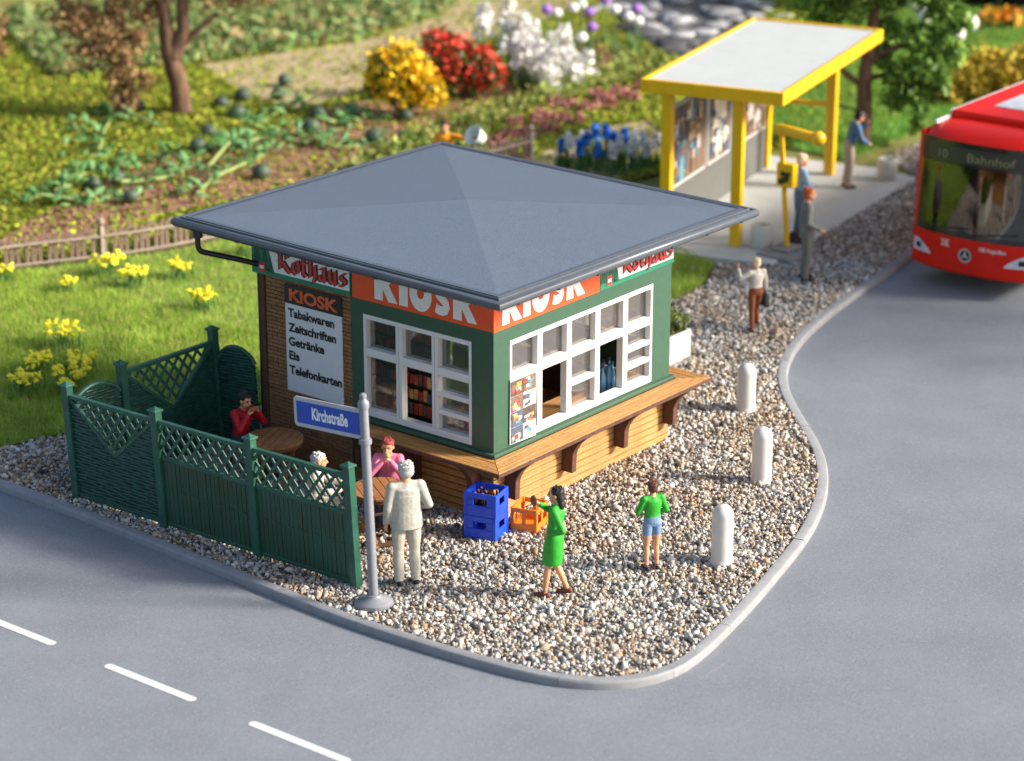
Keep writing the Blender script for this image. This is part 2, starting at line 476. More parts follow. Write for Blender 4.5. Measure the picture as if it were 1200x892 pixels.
def stones(name, P, rad, zc, m, seed, label, flat=.75):
    g = np.random.default_rng(seed); n = len(P); V0, F0 = icosa()
    sc = rad[:, None] * (1 + .28 * g.normal(size=(n, 3))).clip(.55, 1.7)
    sc[:, 2] *= flat
    q = g.normal(size=(n, 4)); q /= np.linalg.norm(q, axis=1)[:, None]
    w, x, y, z = q.T
    R = np.stack([1 - 2 * (y * y + z * z), 2 * (x * y - z * w), 2 * (x * z + y * w), 2 * (x * y + z * w), 1 - 2 * (x * x + z * z), 2 * (y * z - x * w), 2 * (x * z - y * w), 2 * (y * z + x * w), 1 - 2 * (x * x + y * y)], 1).reshape(n, 3, 3)
    V = V0[None] * (1 + .24 * g.normal(size=(n, 12, 1))).clip(.5, 1.6) * sc[:, None, :]
    V = np.einsum('nij,nkj->nki', R, V)
    V += np.concatenate([P, zc[:, None]], 1)[:, None, :]
    F = (F0[None] + (np.arange(n) * 12)[:, None, None]).reshape(-1, 3)
    o = link(name, np_mesh(name, V.reshape(-1, 3), F, [m]))
    return tag(o, label, 'gravel', kind='stuff')
gravel_m = mat('gravel_stone', rough=.8, var=.2, vscale=35, spec=.3, bump=.25, bscale=70, ramp=[(0, (.05, .047, .045)), (.10, (.17, .165, .155)), (.22, (.30, .29, .275)), (.38, (.43, .42, .40)), (.56, (.60, .585, .56)), (.67, (.40, .315, .225)), (.76, (.30, .20, .125)), (.84, (.46, .38, .29)), (.93, (.74, .73, .70)), (1, (.22, .17, .13))])
_nt = gravel_m.node_tree; _b = _nt.nodes['Principled BSDF']; _src = _b.inputs['Base Color'].links[0].from_socket
_tc = _nt.nodes.new('ShaderNodeTexCoord'); _n = _noise(_nt, .55, 4, .6, _tc.outputs['Object'])
_mr = _nt.nodes.new('ShaderNodeMapRange'); _mr.inputs['From Min'].default_value = .46; _mr.inputs['From Max'].default_value = .62; _mr.inputs['To Max'].default_value = .5
_mx = _nt.nodes.new('ShaderNodeMixRGB'); _mx.blend_type = 'MULTIPLY'; _mx.inputs[2].default_value = (.98, .74, .50, 1)
_nt.links.new(_n.outputs[0], _mr.inputs[0]); _nt.links.new(_mr.outputs[0], _mx.inputs[0]); _nt.links.new(_src, _mx.inputs[1]); _nt.links.new(_mx.outputs[0], _b.inputs['Base Color'])
P = scatter(GRAVEL, 700, 5)
keep = ~((P[:, 0] > .03) & (P[:, 0] < 4.25) & (P[:, 1] > .03) & (P[:, 1] < 4.3))
P = P[keep]
P = P[(P[:, 1] < 9.5) & (P[:, 0] < 25)]
gr = np.random.default_rng(6)
gz = gr.random(len(P))
rad = np.select([gz < .07, gz < .38], [.046, .031], .0205) * (1 + .22 * gr.normal(size=len(P))).clip(.6, 1.5)
stones('gravel', P, rad, gr.uniform(-.034, .004, len(P)), gravel_m, 7, 'mixed grey white and tan gravel covering the forecourt')

# lawn
LAWN = [(-3.3, 9.0), (-2.48, 7.85), (-1.36, 7.5), (-.3, 6.75), (1, 6.05), (5, 5.25), (8.5, 4.65), (10.3, 4.0), (11.4, 4.2), (12.4, 4.7), (12.7, 5.6), (13.2, 8.0), (15.2, 11.8), (9.5, 12.8), (6.8, 13.2), (5.3, 13.8), (3.6, 14.7), (0, 17), (-3.3, 19)]
sheet('lawn', LAWN, -.012, lawn_m)
def blades(name, P, ln, wd, m, seed, lean=.5, z0=-.01):
    g = np.random.default_rng(seed); n = len(P)
    a = g.random(n) * 2 * PI; l = ln * (1 + .35 * g.normal(size=n)).clip(.35, 2)
    sd = np.stack([np.cos(a), np.sin(a), np.zeros(n)], 1) * (wd * .5)
    b = g.random(n) * 2 * PI; k = np.abs(g.normal(size=n)) * lean
    base = np.concatenate([P, np.full((n, 1), z0)], 1)
    top = base + np.stack([np.cos(b) * k * l, np.sin(b) * k * l, l], 1)
    V = np.stack([base - sd, base + sd, top], 1).reshape(-1, 3)
    return np_mesh(name, V, np.arange(n * 3).reshape(-1, 3), [m])
grass_m = mat('grass_blade', rough=.7, var=.25, vscale=1.3, spec=.2, transl=.35, ramp=[(0, (.17, .31, .03)), (.3, (.29, .46, .05)), (.58, (.40, .56, .07)), (.78, (.54, .60, .14)), (.92, (.60, .50, .23)), (1, (.12, .24, .04))])
P = scatter(LAWN, 1800, 8)
P = P[(P[:, 1] < 17.5)]
hid = (P[:, 0] > 4) & (P[:, 1] > 5.5) & (P[:, 0] < 11) & (gr.random(len(P)) < .75)
o = link('lawn_grass', blades('lawn_grass', P[~hid], .105, .016, grass_m, 9, .55))
tag(o, 'short bright green and straw coloured lawn grass', 'grass', kind='stuff')
# moss and weeds over the garden ground
MOSS = [(-3, 19.5), (4, 15), (7, 13.6), (16, 12.4), (16, 9.5), (20, 8.5), (28, 7.2), (38, 11), (36, 25), (26, 33), (12, 33), (3, 26)]
P = scatter(MOSS, 430, 12)
PATH = [(18.41, 24.53), (20.84, 23.89), (23.38, 23.21), (27.19, 23.78), (32, 26.5), (35, 24.5), (31.5, 22.0), (28.65, 21.06), (24.8, 20.61), (21.77, 20.35), (18.55, 19.19), (16.26, 19.28), (16.88, 21.26)]
PATH2 = [(15.3, 12.0), (19.33, 12.9), (20.9, 12.3), (19.3, 10.6), (17.72, 10.04), (15.63, 9.6), (14.8, 10.6)]
BED = [(4.6, 16.3), (8.32, 17.87), (11.75, 18.62), (14.95, 18.31), (17.64, 18.92), (19.19, 18.39), (21.04, 17.53), (22.8, 16.8), (25.93, 18.6), (27.2, 17.8), (25.14, 16.17), (21.02, 15.42), (18.37, 15.35), (15.48, 15.18), (12.51, 14.28), (10.41, 14.75), (7.97, 15.24), (5.4, 15.2)]
STREAM = [(34.3, 24.4), (32.3, 22.65), (30.13, 20.13), (26.89, 16.37), (25.31, 13.69), (29.1, 13.64), (31.83, 16.21), (35.07, 19.22), (37.5, 21.5)]
FARLAWN = [(20.6, 6.8), (27.5, 6.9), (40, 9.5), (42, 17), (34, 15.5), (28.8, 13.4), (25.0, 12.9), (20.8, 9.2)]
for nm, pl, z, m in (('garden_path', PATH, -.036, path_m), ('garden_path', PATH2, -.034, path_m), ('flower_bed', BED, -.028, earth_m), ('far_lawn', FARLAWN, -.024, lawn_m)):
    sheet(nm, pl, z, m)
free = ~(inside(P, PATH) | inside(P, PATH2) | inside(P, BED) | inside(P, STREAM) | inside(P, LAWN))
moss_leaf = mat('moss_tuft', rough=.85, var=.25, vscale=.5, spec=.15, transl=.25, ramp=[(0, (.14, .22, .025)), (.35, (.30, .38, .04)), (.6, (.44, .46, .05)), (.8, (.33, .26, .06)), (1, (.12, .18, .025))])
Pm = P[free]
onp = (inside(P, PATH) | inside(P, PATH2)) & (gr.random(len(P)) < .10) | inside(P, BED) & (gr.random(len(P)) < .14)
Pm = np.concatenate([Pm, P[onp]])
o = link('moss_growth', leaves_mesh('moss_growth', np.concatenate([Pm, gr.uniform(-.03, .07, (len(Pm), 1))], 1), .068, moss_leaf, 13, nrm=np.array([0, 0, 1.]), spread=.8))
tag(o, 'yellow green moss and low weeds over the garden', 'moss', kind='stuff')
Pl = scatter(FARLAWN, 420, 14)
fgrass_m = mat('grass_blade_far', rough=.7, var=.25, vscale=.8, spec=.2, transl=.35, ramp=[(0, (.10, .27, .04)), (.5, (.20, .43, .08)), (.85, (.30, .50, .10)), (1, (.40, .46, .13))])
o = link('far_lawn_grass', blades('far_lawn_grass', Pl, .16, .03, fgrass_m, 15, .55))
tag(o, 'deep green grass behind the bus shelter', 'grass', kind='stuff')
tagm = mat('bed_clod', rough=.95, var=.2, vscale=20, ramp=[(0, (.15, .075, .045)), (.5, (.28, .145, .085)), (1, (.40, .25, .16))])
Pb = scatter(BED, 40, 16)
stones('soil_clods', Pb, gr.uniform(.02, .05, len(Pb)), np.full(len(Pb), -.02), tagm, 17, 'crumbly red brown soil of the flower bed')['category'] = 'soil'

# ------------------------------------------------------------------ the kiosk
KA, KD, KG = 4.30, 4.42, 2.68
green_m = mat('green_paint', (.040, .098, .062), .45, var=.07, vscale=12, bump=.06, bscale=220, spec=.4)
white_m = mat('white_plastic', (.74, .72, .70), .4, var=.03, vscale=8, sss=.08, spec=.4)
def wood(name, c, axis, lo=.62):
    st = [26, 26, 26]; st[axis] = 2.2
    return mat(name, c, .7, vscale=1, second=tuple(x * lo for x in c), bump=.5, bscale=2.2, spec=.2, stretch=tuple(st), speck=[(42, tuple(x * .38 for x in c), .8), (22, tuple(min(1, x * 1.35) for x in c), .5)])
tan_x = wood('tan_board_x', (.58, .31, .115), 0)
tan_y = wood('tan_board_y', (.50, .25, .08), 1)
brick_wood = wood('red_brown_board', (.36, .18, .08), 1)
burnt = mat('burnt_edge_wood', (.085, .038, .022), .75, var=.3, vscale=14, bump=.2, bscale=60)
burnt_f = mat('bracket_wood', (.105, .04, .022), .7, var=.25, vscale=10, bump=.2, bscale=60)
kiosk = thing('kiosk', 'green kiosk with grey pyramid roof, wooden counter and white lattice windows', 'kiosk')
W0, W1, WT, WB, V0, V1 = .362, 3.82, 2.64, 1.075, .402, 2.443
ZL = 1.0
# walls
MB().box(0, W0, 0, .1, ZL, 3.52).box(W1, KA, 0, .1, ZL, 3.52).box(W0, W1, 0, .1, WT, 3.52).box(W0, W1, 0, .1, ZL, WB).build('wall', green_m, kiosk)
MB().box(0, .1, .1, V0, ZL, 3.52).box(0, .1, V1, KG, ZL, 3.52).box(0, .1, V0, V1, WT, 3.52).box(0, .1, V0, V1, ZL, WB).build('wall', green_m, kiosk)
rear_in = mat('kiosk_inner_wall', (.30, .19, .12), .7, var=.15, vscale=3)
MB().box(KA - .1, KA, .1, .5, ZL, 3.52).box(KA - .1, KA, 3.7, KD, ZL, 3.52).box(KA - .1, KA, .5, 3.7, 2.75, 3.52).box(KA - .1, KA, .5, 3.7, ZL, 1.5).build('wall', [green_m], kiosk)
MB().box(.1, KA - .1, KD - .1, KD, 0, 3.52).build('wall', rear_in, kiosk)
MB().box(.14, KA - .14, .14, KD - .14, 3.40, 3.46).build('ceiling', mat('kiosk_ceiling', (.42, .38, .33), .8), kiosk)
MB().box(.06, KA - .06, .06, KD - .13, .26, .30).build('floor', wood('kiosk_floor', (.42, .24, .10), 0), kiosk)
MB().box(-.075, KA + .06, -.075, 0, ZL - .002, ZL + .05).box(-.075, 0, 0, KG, ZL - .002, ZL + .05).build('ledge', green_m, kiosk, bev=.008)
# board cladding below the counter
base = MB().box(.02, KA - .02, .03, .055, -.1, .93).box(.02, .055, .055, KD - .11, -.1, .93).box(KA - .055, KA - .02, .055, KD - .11, -.1, .93).build('base_wall', burnt, kiosk)
nb = 9; bh = .95 / nb
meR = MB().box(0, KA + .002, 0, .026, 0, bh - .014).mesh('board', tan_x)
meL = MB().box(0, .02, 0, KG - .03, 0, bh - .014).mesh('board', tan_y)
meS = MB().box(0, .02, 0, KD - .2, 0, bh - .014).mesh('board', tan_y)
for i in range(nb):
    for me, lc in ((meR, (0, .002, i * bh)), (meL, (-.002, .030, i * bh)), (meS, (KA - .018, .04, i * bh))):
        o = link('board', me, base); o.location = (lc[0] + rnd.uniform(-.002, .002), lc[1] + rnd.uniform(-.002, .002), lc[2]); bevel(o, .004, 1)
# brick facing at the far end of the shaded side
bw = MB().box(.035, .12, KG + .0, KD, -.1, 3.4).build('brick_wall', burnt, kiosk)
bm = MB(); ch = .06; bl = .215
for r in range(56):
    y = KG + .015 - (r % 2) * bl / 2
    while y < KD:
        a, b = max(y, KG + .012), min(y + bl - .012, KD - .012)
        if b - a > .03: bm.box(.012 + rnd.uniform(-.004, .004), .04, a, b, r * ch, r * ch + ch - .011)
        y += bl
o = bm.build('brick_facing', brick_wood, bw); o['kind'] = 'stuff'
MB().box(-.012, .1, KD, KD + .1, -.1, 3.4).build('corner_post', burnt, kiosk, bev=.01)
MB().box(-.02, .03, KG - .03, KG + .01, 0, ZL).build('corner_trim', burnt, kiosk)

# counter: boards with mitred corners
ZC = .99
cnt = MB().box(-.40, KA + .40, -.40, -.0, ZC - .05, ZC - .022).box(-.40, 0, 0, 2.45, ZC - .05, ZC - .022).box(KA, KA + .40, 0, 2.2, ZC - .05, ZC - .022).build('counter', burnt, kiosk)
CO = .47; ns = 4; w = (CO - .075) / ns
def trap(mb, P, z0, z1):
    n = len(P); mb.add([(x, y, z0) for x, y in P] + [(x, y, z1) for x, y in P], [tuple(range(n))[::-1], tuple(range(n, 2 * n))] + [(i, (i + 1) % n, (i + 1) % n + n, i + n) for i in range(n)])
    return mb
for i in range(ns):
    a, b = .075 + i * w + .004, .075 + (i + 1) * w - .004
    z = ZC + rnd.uniform(-.003, .002)
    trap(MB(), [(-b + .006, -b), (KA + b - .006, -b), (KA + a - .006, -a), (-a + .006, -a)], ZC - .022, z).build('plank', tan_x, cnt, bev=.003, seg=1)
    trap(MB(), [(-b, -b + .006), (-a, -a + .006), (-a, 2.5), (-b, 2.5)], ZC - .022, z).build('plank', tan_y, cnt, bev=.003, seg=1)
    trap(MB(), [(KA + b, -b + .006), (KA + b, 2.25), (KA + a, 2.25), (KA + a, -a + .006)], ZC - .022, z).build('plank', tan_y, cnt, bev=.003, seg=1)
MB().box(-CO - .012, KA + CO + .012, -CO - .012, -CO + .004, ZC - .06, ZC - .006).build('edge_strip', burnt, cnt, bev=.004)
MB().box(-CO - .012, -CO + .004, -CO + .006, 2.5, ZC - .06, ZC - .006).build('edge_strip', burnt, cnt, bev=.004)
MB().box(KA + CO - .004, KA + CO + .012, -CO + .006, 2.25, ZC - .06, ZC - .006).build('edge_strip', burnt, cnt, bev=.004)
gus = [(.0, .928), (.44, .928), (.45, .90), (.38, .85), (.30, .77), (.235, .67), (.205, .58), (.195, .30), (.0, .30)]
meB = MB().prism(gus, (-.055, 0, 0), (0, -1, 0), (0, 0, 1), (.11, 0, 0)).mesh('bracket', burnt_f)
for x in (.30, 1.64, 2.93, 4.2):
    o = link('bracket', meB, kiosk); o.location = (x, 0, 0); bevel(o, .008, 2)
for y in (.28, 1.40, 2.40):
    o = link('bracket', meB, kiosk); o.location = (0, y, 0); o.rotation_euler = (0, 0, -PI / 2); bevel(o, .008, 2)

# windows
pane_g = glass('window_glass', (.95, .95, .93), .10, .02, .03)
pane_f = glass('window_glass_hazy', (.92, .90, .88), .24, .04, .04)
inner_m = white_m
def window(P, cols, open_cols, ncol, mids, nm='window'):
    """P(u, d, z) -> point; u along the wall, d outwards"""
    U1 = cols
    win = MB()
    def bx(u0, u1, d0, d1, z0, z1, name, m, par, bev=.008):
        V = [P(u, d, z) for z in (z0, z1) for d in (d0, d1) for u in (u0, u1)]
        mb = MB().add(V, [(0, 2, 3, 1), (4, 5, 7, 6), (0, 1, 5, 4), (2, 6, 7, 3), (0, 4, 6, 2), (1, 3, 7, 5)])
        o = mb.build(name, m, par)
        me = o.data; me.update()
        import bmesh
        b_ = bmesh.new(); b_.from_mesh(me); bmesh.ops.recalc_face_normals(b_, faces=b_.faces); b_.to_mesh(me); b_.free()
        return bevel(o, bev, 2) if bev else o
    cw = U1 / ncol; md = .058
    win = bx(0, U1, -.105, .02, WB, WB + .10, nm, white_m, kiosk)
    bx(0, U1, -.105, .02, WT - .07, WT, 'frame_bar', white_m, win)
    for i in range(ncol + 1):
        c = i * cw; a, b = max(0, c - md), min(U1, c + md)
        if i == 0: a, b = 0, .05
        if i == ncol: a, b = U1 - .05, U1
        bx(a, b, -.103, .018, WB + .10, WT - .07, 'mullion', white_m, win)
        if 0 < i < ncol: bx(c - .004, c + .004, .0185, .021, WB + .10, WT - .07, 'joint', mat('joint_line', (.45, .44, .42), .6), win, 0)
    for i in range(ncol):
        a = .05 if i == 0 else i * cw + md; b = U1 - .05 if i == ncol - 1 else (i + 1) * cw - md
        bx(a, b, -.10, .014, 2.00, 2.125, 'transom', white_m, win)
        zs = [WB + .10, 2.00]
        if mids[i]:
            k = mids[i]; st = (2.00 - WB - .10) / (k + 1); zs = [WB + .10 + j * st for j in range(k + 2)]
            for z in zs[1:-1]: bx(a, b, -.095, .010, z - .036, z + .036, 'glazing_bar', white_m, win)
        bx(a, b, -.085, -.079, 2.125, WT - .07, 'pane', pane_f, win, 0)
        for z0, z1 in zip(zs, zs[1:]):
            if i in open_cols: continue
            bx(a, b, -.085, -.079, z0 + (.036 if z0 > zs[0] else 0), z1 - (.036 if z1 < 1.99 else 0), 'pane', pane_f if mids[i] else pane_g, win, 0)
    return win
window(lambda u, d, z: (W0 + u, -d + .012, z), W1 - W0, (0, 1, 3), 5, (0, 0, 1, 0, 2))
window(lambda u, d, z: (-d + .012, V1 - u, z), V1 - V0, (1,), 3, (0, 0, 2))
rw = MB().box(KA - .09, KA - .01, .5, 3.7, 1.5, 1.56).build('window', white_m, kiosk)
for y in (.5, 1.55, 2.6, 3.64): MB().box(KA - .088, KA - .012, y, y + .06, 1.56, 2.69).build('mullion', white_m, rw)
MB().box(KA - .09, KA - .01, .5, 3.7, 2.69, 2.75).build('frame_bar', white_m, rw)
MB().box(KA - .05, KA - .045, .56, 3.64, 1.56, 2.69).build('pane', pane_g, rw)

# sign bands
orange_m = mat('orange_print', (.80, .085, .015), .45, var=.03)
signwhite = mat('sign_white', (.80, .79, .80), .5, var=.03)
signred = mat('sign_red', (.60, .035, .025), .5, var=.05)
black_m = mat('print_black', (.018, .016, .018), .5, var=.1)
signgreen = mat('sign_green', (.015, .20, .115), .5, var=.06)
cream_m = mat('sign_cream', (.75, .68, .50), .5)
ZS0, ZS1 = 2.862, 3.47
for side in (0, 1):
    U = Vector((1, 0, 0)) if side == 0 else Vector((0, -1, 0))
    N = Vector((0, -1, 0)) if side == 0 else Vector((-1, 0, 0))
    Z = Vector((0, 0, 1))
    u0, u1 = (-.02, 2.45) if side == 0 else (-2.63, .02)
    pl = MB().prism([(u0, ZS0), (u1, ZS0), (u1, ZS1), (u0, ZS1)], (0, 0, 0), U, Z, N * .022).build('sign_panel', orange_m, kiosk)
    pl['label'] = 'orange sign band with large white KIOSK lettering'
    fat_letters('KIOSK', signwhite, N * .022 + U * (.16 if side == 0 else -2.19) + Z * 2.925, U, Z, 1.92, .47, pl)
    r0, r1 = (2.46, KA + .02) if side == 0 else (-4.64, -2.66)
    W_ = r1 - r0
    rp = MB().prism([(r0, ZS0), (r1, ZS0), (r1, ZS1), (r0, ZS1)], (0, 0, 0), U, Z, N * .026).build('sign_panel', signgreen, kiosk)
    rp['label'] = 'white and green brewery sign with red blackletter writing'
    MB().prism([(r0 + .46, ZS0 + .075), (r1 - .02, ZS0 + .075), (r1 - .02, ZS1 - .01), (r0 + .30, ZS1 - .01)], N * .026, U, Z, N * .003).build('sign_field', signwhite, rp)
    blackletter('Rothaus', (black_m, signred), N * .029 + U * (r0 + .50) + Z * (ZS0 + .125), U, Z, W_ - .56, .30, rp)
    # little firs and two beer mugs of the emblem
    MB().prism([(r0 + .02, ZS1 - .17), (r0 + .26, ZS1 - .17), (r0 + .26, ZS1 - .02), (r0 + .02, ZS1 - .02)], N * .026, U, Z, N * .002).build('emblem_sky', signwhite, rp)
    for fx, fz, fs in ((.10, .10, 1.35), (.27, .07, 1.2), (.38, .05, .9)):
        fir = [(-.08, 0), (.08, 0), (.03, .1), (.06, .1), (.02, .19), (.04, .19), (0, .30), (-.04, .19), (-.02, .19), (-.06, .1), (-.03, .1)]
        MB().prism([(r0 + fx + a * fs, ZS0 + fz + b * fs) for a, b in fir], N * .028, U, Z, N * .003).build('emblem_fir', mat('fir_print', (.006, .09, .055), .5), rp)
    for (a0, a1, b0, b1, mm, lf_) in ((.15, .27, .04, .19, signred, .031), (.17, .25, .09, .14, signwhite, .034)):
        MB().prism([(r0 + a0, ZS0 + b0), (r0 + a1, ZS0 + b0), (r0 + a1, ZS0 + b1), (r0 + a0, ZS0 + b1)], N * lf_, U, Z, N * .003).build('emblem_barrel', mm, rp)
# notice board on the brick wall
board = MB().box(-.012, .006, 2.86, 3.99, 1.12, 2.50).build('notice_board', mat('notice_white', (.70, .69, .72), .5, var=.03), kiosk)
board['label'] = 'white notice board listing what the kiosk sells'
head = MB().box(-.016, .004, 2.855, 3.995, 2.503, 2.80).build('header', black_m, board)
U, Z = (0, -1, 0), (0, 0, 1)
text_mesh('KIOSK', mat('header_yellow', (.75, .22, .03), .5), (-.016, 3.90, 2.56), U, Z, .97, .185, .035, lift=.003, parent=head)
text_mesh('KIOSK', mat('header_orange', (.80, .09, .02), .5), (-.016, 3.895, 2.565), U, Z, .96, .175, .012, lift=.006, parent=head)
for i, (s, wd) in enumerate((('Tabakwaren', .93), ('Zeitschriften', .96), ('Getränke', .72), ('Eis', .21), ('Telefonkarten', 1.06))):
    text_mesh(s, black_m, (-.012, 3.935, (2.30, 2.07, 1.85, 1.63, 1.40)[i]), U, Z, wd, .135, .040, parent=board)

# roof
roof_m = mat('roof_plastic', (.128, .155, .205), .30, var=.025, vscale=2, bump=.5, bscale=80, spec=.6, speck=[(46, (.22, .25, .305), .85), (38, (.060, .076, .108), .8)])
gut_m = mat('gutter_plastic', (.075, .088, .11), .30, var=.08, vscale=6, spec=.6)
X0, X1, Y0, Y1 = -.928 - 2, 5.128 - 2, -.991 - 2, 5.43 - 2
def ring(d, z): return [(X0 + d, Y0 + d, z), (X1 - d, Y0 + d, z), (X1 - d, Y1 - d, z), (X0 + d, Y1 - d, z)]
apex = ((X0 + X1) / 2, (Y0 + Y1) / 2, 3.94)
rb = MB()
lo = ring(.20, 3.735)
rb.add(lo + [apex], [(0, 1, 4), (1, 2, 4), (2, 3, 4), (3, 0, 4)])
lo2 = ring(.20, 3.60); lo3 = ring(.5, 3.57)
rb.add(lo + lo2 + lo3, [(i, i + 4, (i + 1) % 4 + 4, (i + 1) % 4) for i in range(4)] + [(i + 4, i + 8, (i + 1) % 4 + 8, (i + 1) % 4 + 4) for i in range(4)] + [(8, 11, 10, 9)])
roof = rb.build('roof', roof_m, kiosk)
bevel(roof, .012, 2, 5)
roof.location = (2, 2, 0); roof.rotation_euler = (0, 0, -.0243)
gp = [(.235, 3.748), (.17, 3.742), (.165, 3.712), (.14, 3.712), (.138, 3.738), (.11, 3.742), (.105, 3.708), (.085, 3.70), (.07, 3.722), (.04, 3.728), (.012, 3.71), (0, 3.675), (.006, 3.635), (.03, 3.60), (.065, 3.585), (.105, 3.60), (.14, 3.63), (.20, 3.605)]
gv, gf = [], []
for d, z in gp: gv += ring(d, z)
for i in range(len(gp) - 1):
    for k in range(4): gf.append((i * 4 + k, i * 4 + (k + 1) % 4, (i + 1) * 4 + (k + 1) % 4, (i + 1) * 4 + k))
MB().add(gv, gf).build('gutter', gut_m, roof, smooth=50)
clip = MB().prism([(0, -.065), (.012, -.09), (.06, -.105), (.11, -.095), (.13, -.06), (.10, -.07), (.06, -.083), (.02, -.07)], (0, -.02, 3.69), (1, 0, 0), (0, 0, 1), (0, .04, 0)).mesh('gutter_clip', gut_m)
for k in range(7):
    f = (k + .5) / 7
    o = link('gutter_clip', clip, roof); o.location = (X0 - .004, Y0 + (Y1 - Y0) * f, 0)
    o = link('gutter_clip', clip, roof); o.location = (X0 + (X1 - X0) * f, Y0 - .004, 0); o.rotation_euler = (0, 0, PI / 2)
pipe = MB().tube([(-.78, 5.0, 3.62), (-.78, 5.0, 3.50)], .075, 14)
pp = spline([(-.78, 5.0, 3.52), (-.78, 5.0, 3.36), (-.74, 4.97, 3.28), (-.62, 4.90, 3.23), (-.1, 4.58, 3.03), (.02, 4.56, 2.94), (.05, 4.56, 2.6), (.05, 4.56, .2)], 6)
pipe.tube(pp, .042, 12).build('downpipe', mat('black_pipe', (.02, .021, .024), .35, var=.1), kiosk, smooth=40)

# magazine covers behind the first pane
post = MB().prism([(.335, 1.085), (.93, 1.06), (.95, 2.03), (.345, 2.06)], (0, -.020, 0), (1, 0, 0), (0, 0, 1), (0, -.006, 0)).build('poster', signwhite, kiosk)
post['label'] = 'colourful sheet of magazine covers in the window'
pal = [(.62, .10, .04), (.08, .10, .16), (.70, .42, .12), (.72, .65, .52), (.50, .05, .05), (.12, .28, .34), (.75, .30, .08), (.80, .74, .66), (.19, .12, .08), (.10, .07, .06), (.55, .50, .45)]
pm = [mat('cover_%d' % i, c, .5, var=.35, vscale=22) for i, c in enumerate(pal)]
for r in range(4):
    for c in range(2):
        x0, z0 = .350 + c * .292, 1.09 + r * .236
        cv = MB().box(x0, x0 + .288, -.0305, -.0275, z0, z0 + .232).build('magazine_cover', pm[rnd.randrange(11)], post)
        mb = MB()
        for k in range(9):
            a, b = x0 + rnd.uniform(.0, .16), z0 + rnd.uniform(.0, .15)
            mb.box(a, a + rnd.uniform(.05, .125), -.0325 - k * .0004, -.031, b, b + rnd.uniform(.03, .08), k)
        mb.build('cover_print', [pm[rnd.randrange(11)] for k in range(9)], cv)

# inside the kiosk
desk = thing('shop_counter', 'tan wooden serving counter inside the kiosk under the long window', 'counter', (1.35, .16, .96))
MB().box(0, 2.75, 0, .62, .02, .065).build('counter_top', tan_x, desk, bev=.006)
for x in (.05, 2.6): MB().box(x, x + .1, .05, .57, -.655, .02).build('leg', burnt, desk)
bot_m = mat('blue_glass', (.10, .26, .42), .15, var=.2, vscale=9, spec=.7)
cap_m = mat('bottle_cap', (.03, .05, .09), .4)
bp_prof = [(0, 0), (.052, 0), (.056, .02), (.056, .27), (.045, .33), (.022, .37), (.02, .44)]
meBt = MB().lathe(bp_prof, seg=14).mesh('glass_body', bot_m, smooth=60)
meCp = MB().lathe([(.024, .435), (.024, .475), (0, .476)], seg=12).mesh('cap', cap_m, smooth=40)
for i, (bx_, by_) in enumerate(((2.98, .30), (3.10, .27), (3.22, .30), (3.33, .27), (3.05, .42), (3.18, .43), (3.30, .42))):
    b_ = thing('water_bottle', 'blue water bottle in the cluster behind the kiosk window', 'bottle', (bx_, by_, 1.025), group='blue bottles behind the window')
    link('glass_body', meBt, b_); link('cap', meCp, b_)
rack = thing('magazine_rack', 'dark magazine rack full of red and orange covers inside kiosk', 'rack', (.62, 1.42, .96))
MB().box(0, .06, 0, 1.35, -.655, 1.5).build('back_panel', black_m, rack)
for r in range(6):
    MB().box(-.10, 0, 0, 1.35, .06 + r * .23, .075 + r * .23).build('shelf', black_m, rack)
    for c in range(15):
        y = .02 + c * .088
        h = rnd.uniform(.13, .19)
        MB().box(-.06 - rnd.uniform(0, .03), -.045, y, y + .072, .077 + r * .23, .077 + r * .23 + h).build('magazine', pm[rnd.choice((0, 4, 6, 1, 9, 0, 2, 9, 8, 4))], rack)

# ------------------------------------------------------------------ privacy fence round the seats
fence_m = mat('fence_green', (.020, .090, .060), .38, var=.22, vscale=4, bump=.12, bscale=50, spec=.5, speck=[(16, (.035, .12, .09), .35)])
fence_w = mat('wicker_green', (.016, .070, .052), .26, var=.3, vscale=9, bump=.2, bscale=60, spec=.55)
fence_b = mat('board_green', (.018, .082, .055), .4, vscale=1.5, second=(.03, .055, .025), bump=.2, bscale=30, spec=.5)
fen = thing('privacy_fence', 'dark green lattice and wicker fence enclosing the kiosk seating', 'fence', (-3.02, 2.7, 0))
FO = Vector((-3.02, 2.7, 0))
def FS(p): p = Vector(p); return Vector((p.x - .030 * p.z, p.y + .030 * p.z, p.z)) - FO
def fx(y): return -2.9177 - .0362 * y
def fbuild(mb, name, m, par, smooth=False, bev=0):
    mb.v = [tuple(FS(v)) for v in mb.v]
    return mb.build(name, m, par, smooth, bev)
def fpost(x, y, h=1.74, w=.062, name='post'):
    mb = MB().box(x - w, x + w, y - w, y + w, -.08, h)
    fbuild(mb, name, fence_m, fen, bev=.008)
    c = MB(); e = .082
    c.box(x - e, x + e, y - e, y + e, h, h + .035)
    c.add([(x - e + .015, y - e + .015, h + .035), (x + e - .015, y - e + .015, h + .035), (x + e - .015, y + e - .015, h + .035), (x - e + .015, y + e - .015, h + .035), (x, y, h + .085)], [(0, 1, 4), (1, 2, 4), (2, 3, 4), (3, 0, 4)])
    fbuild(c, 'post_cap', fence_m, fen, bev=.005)
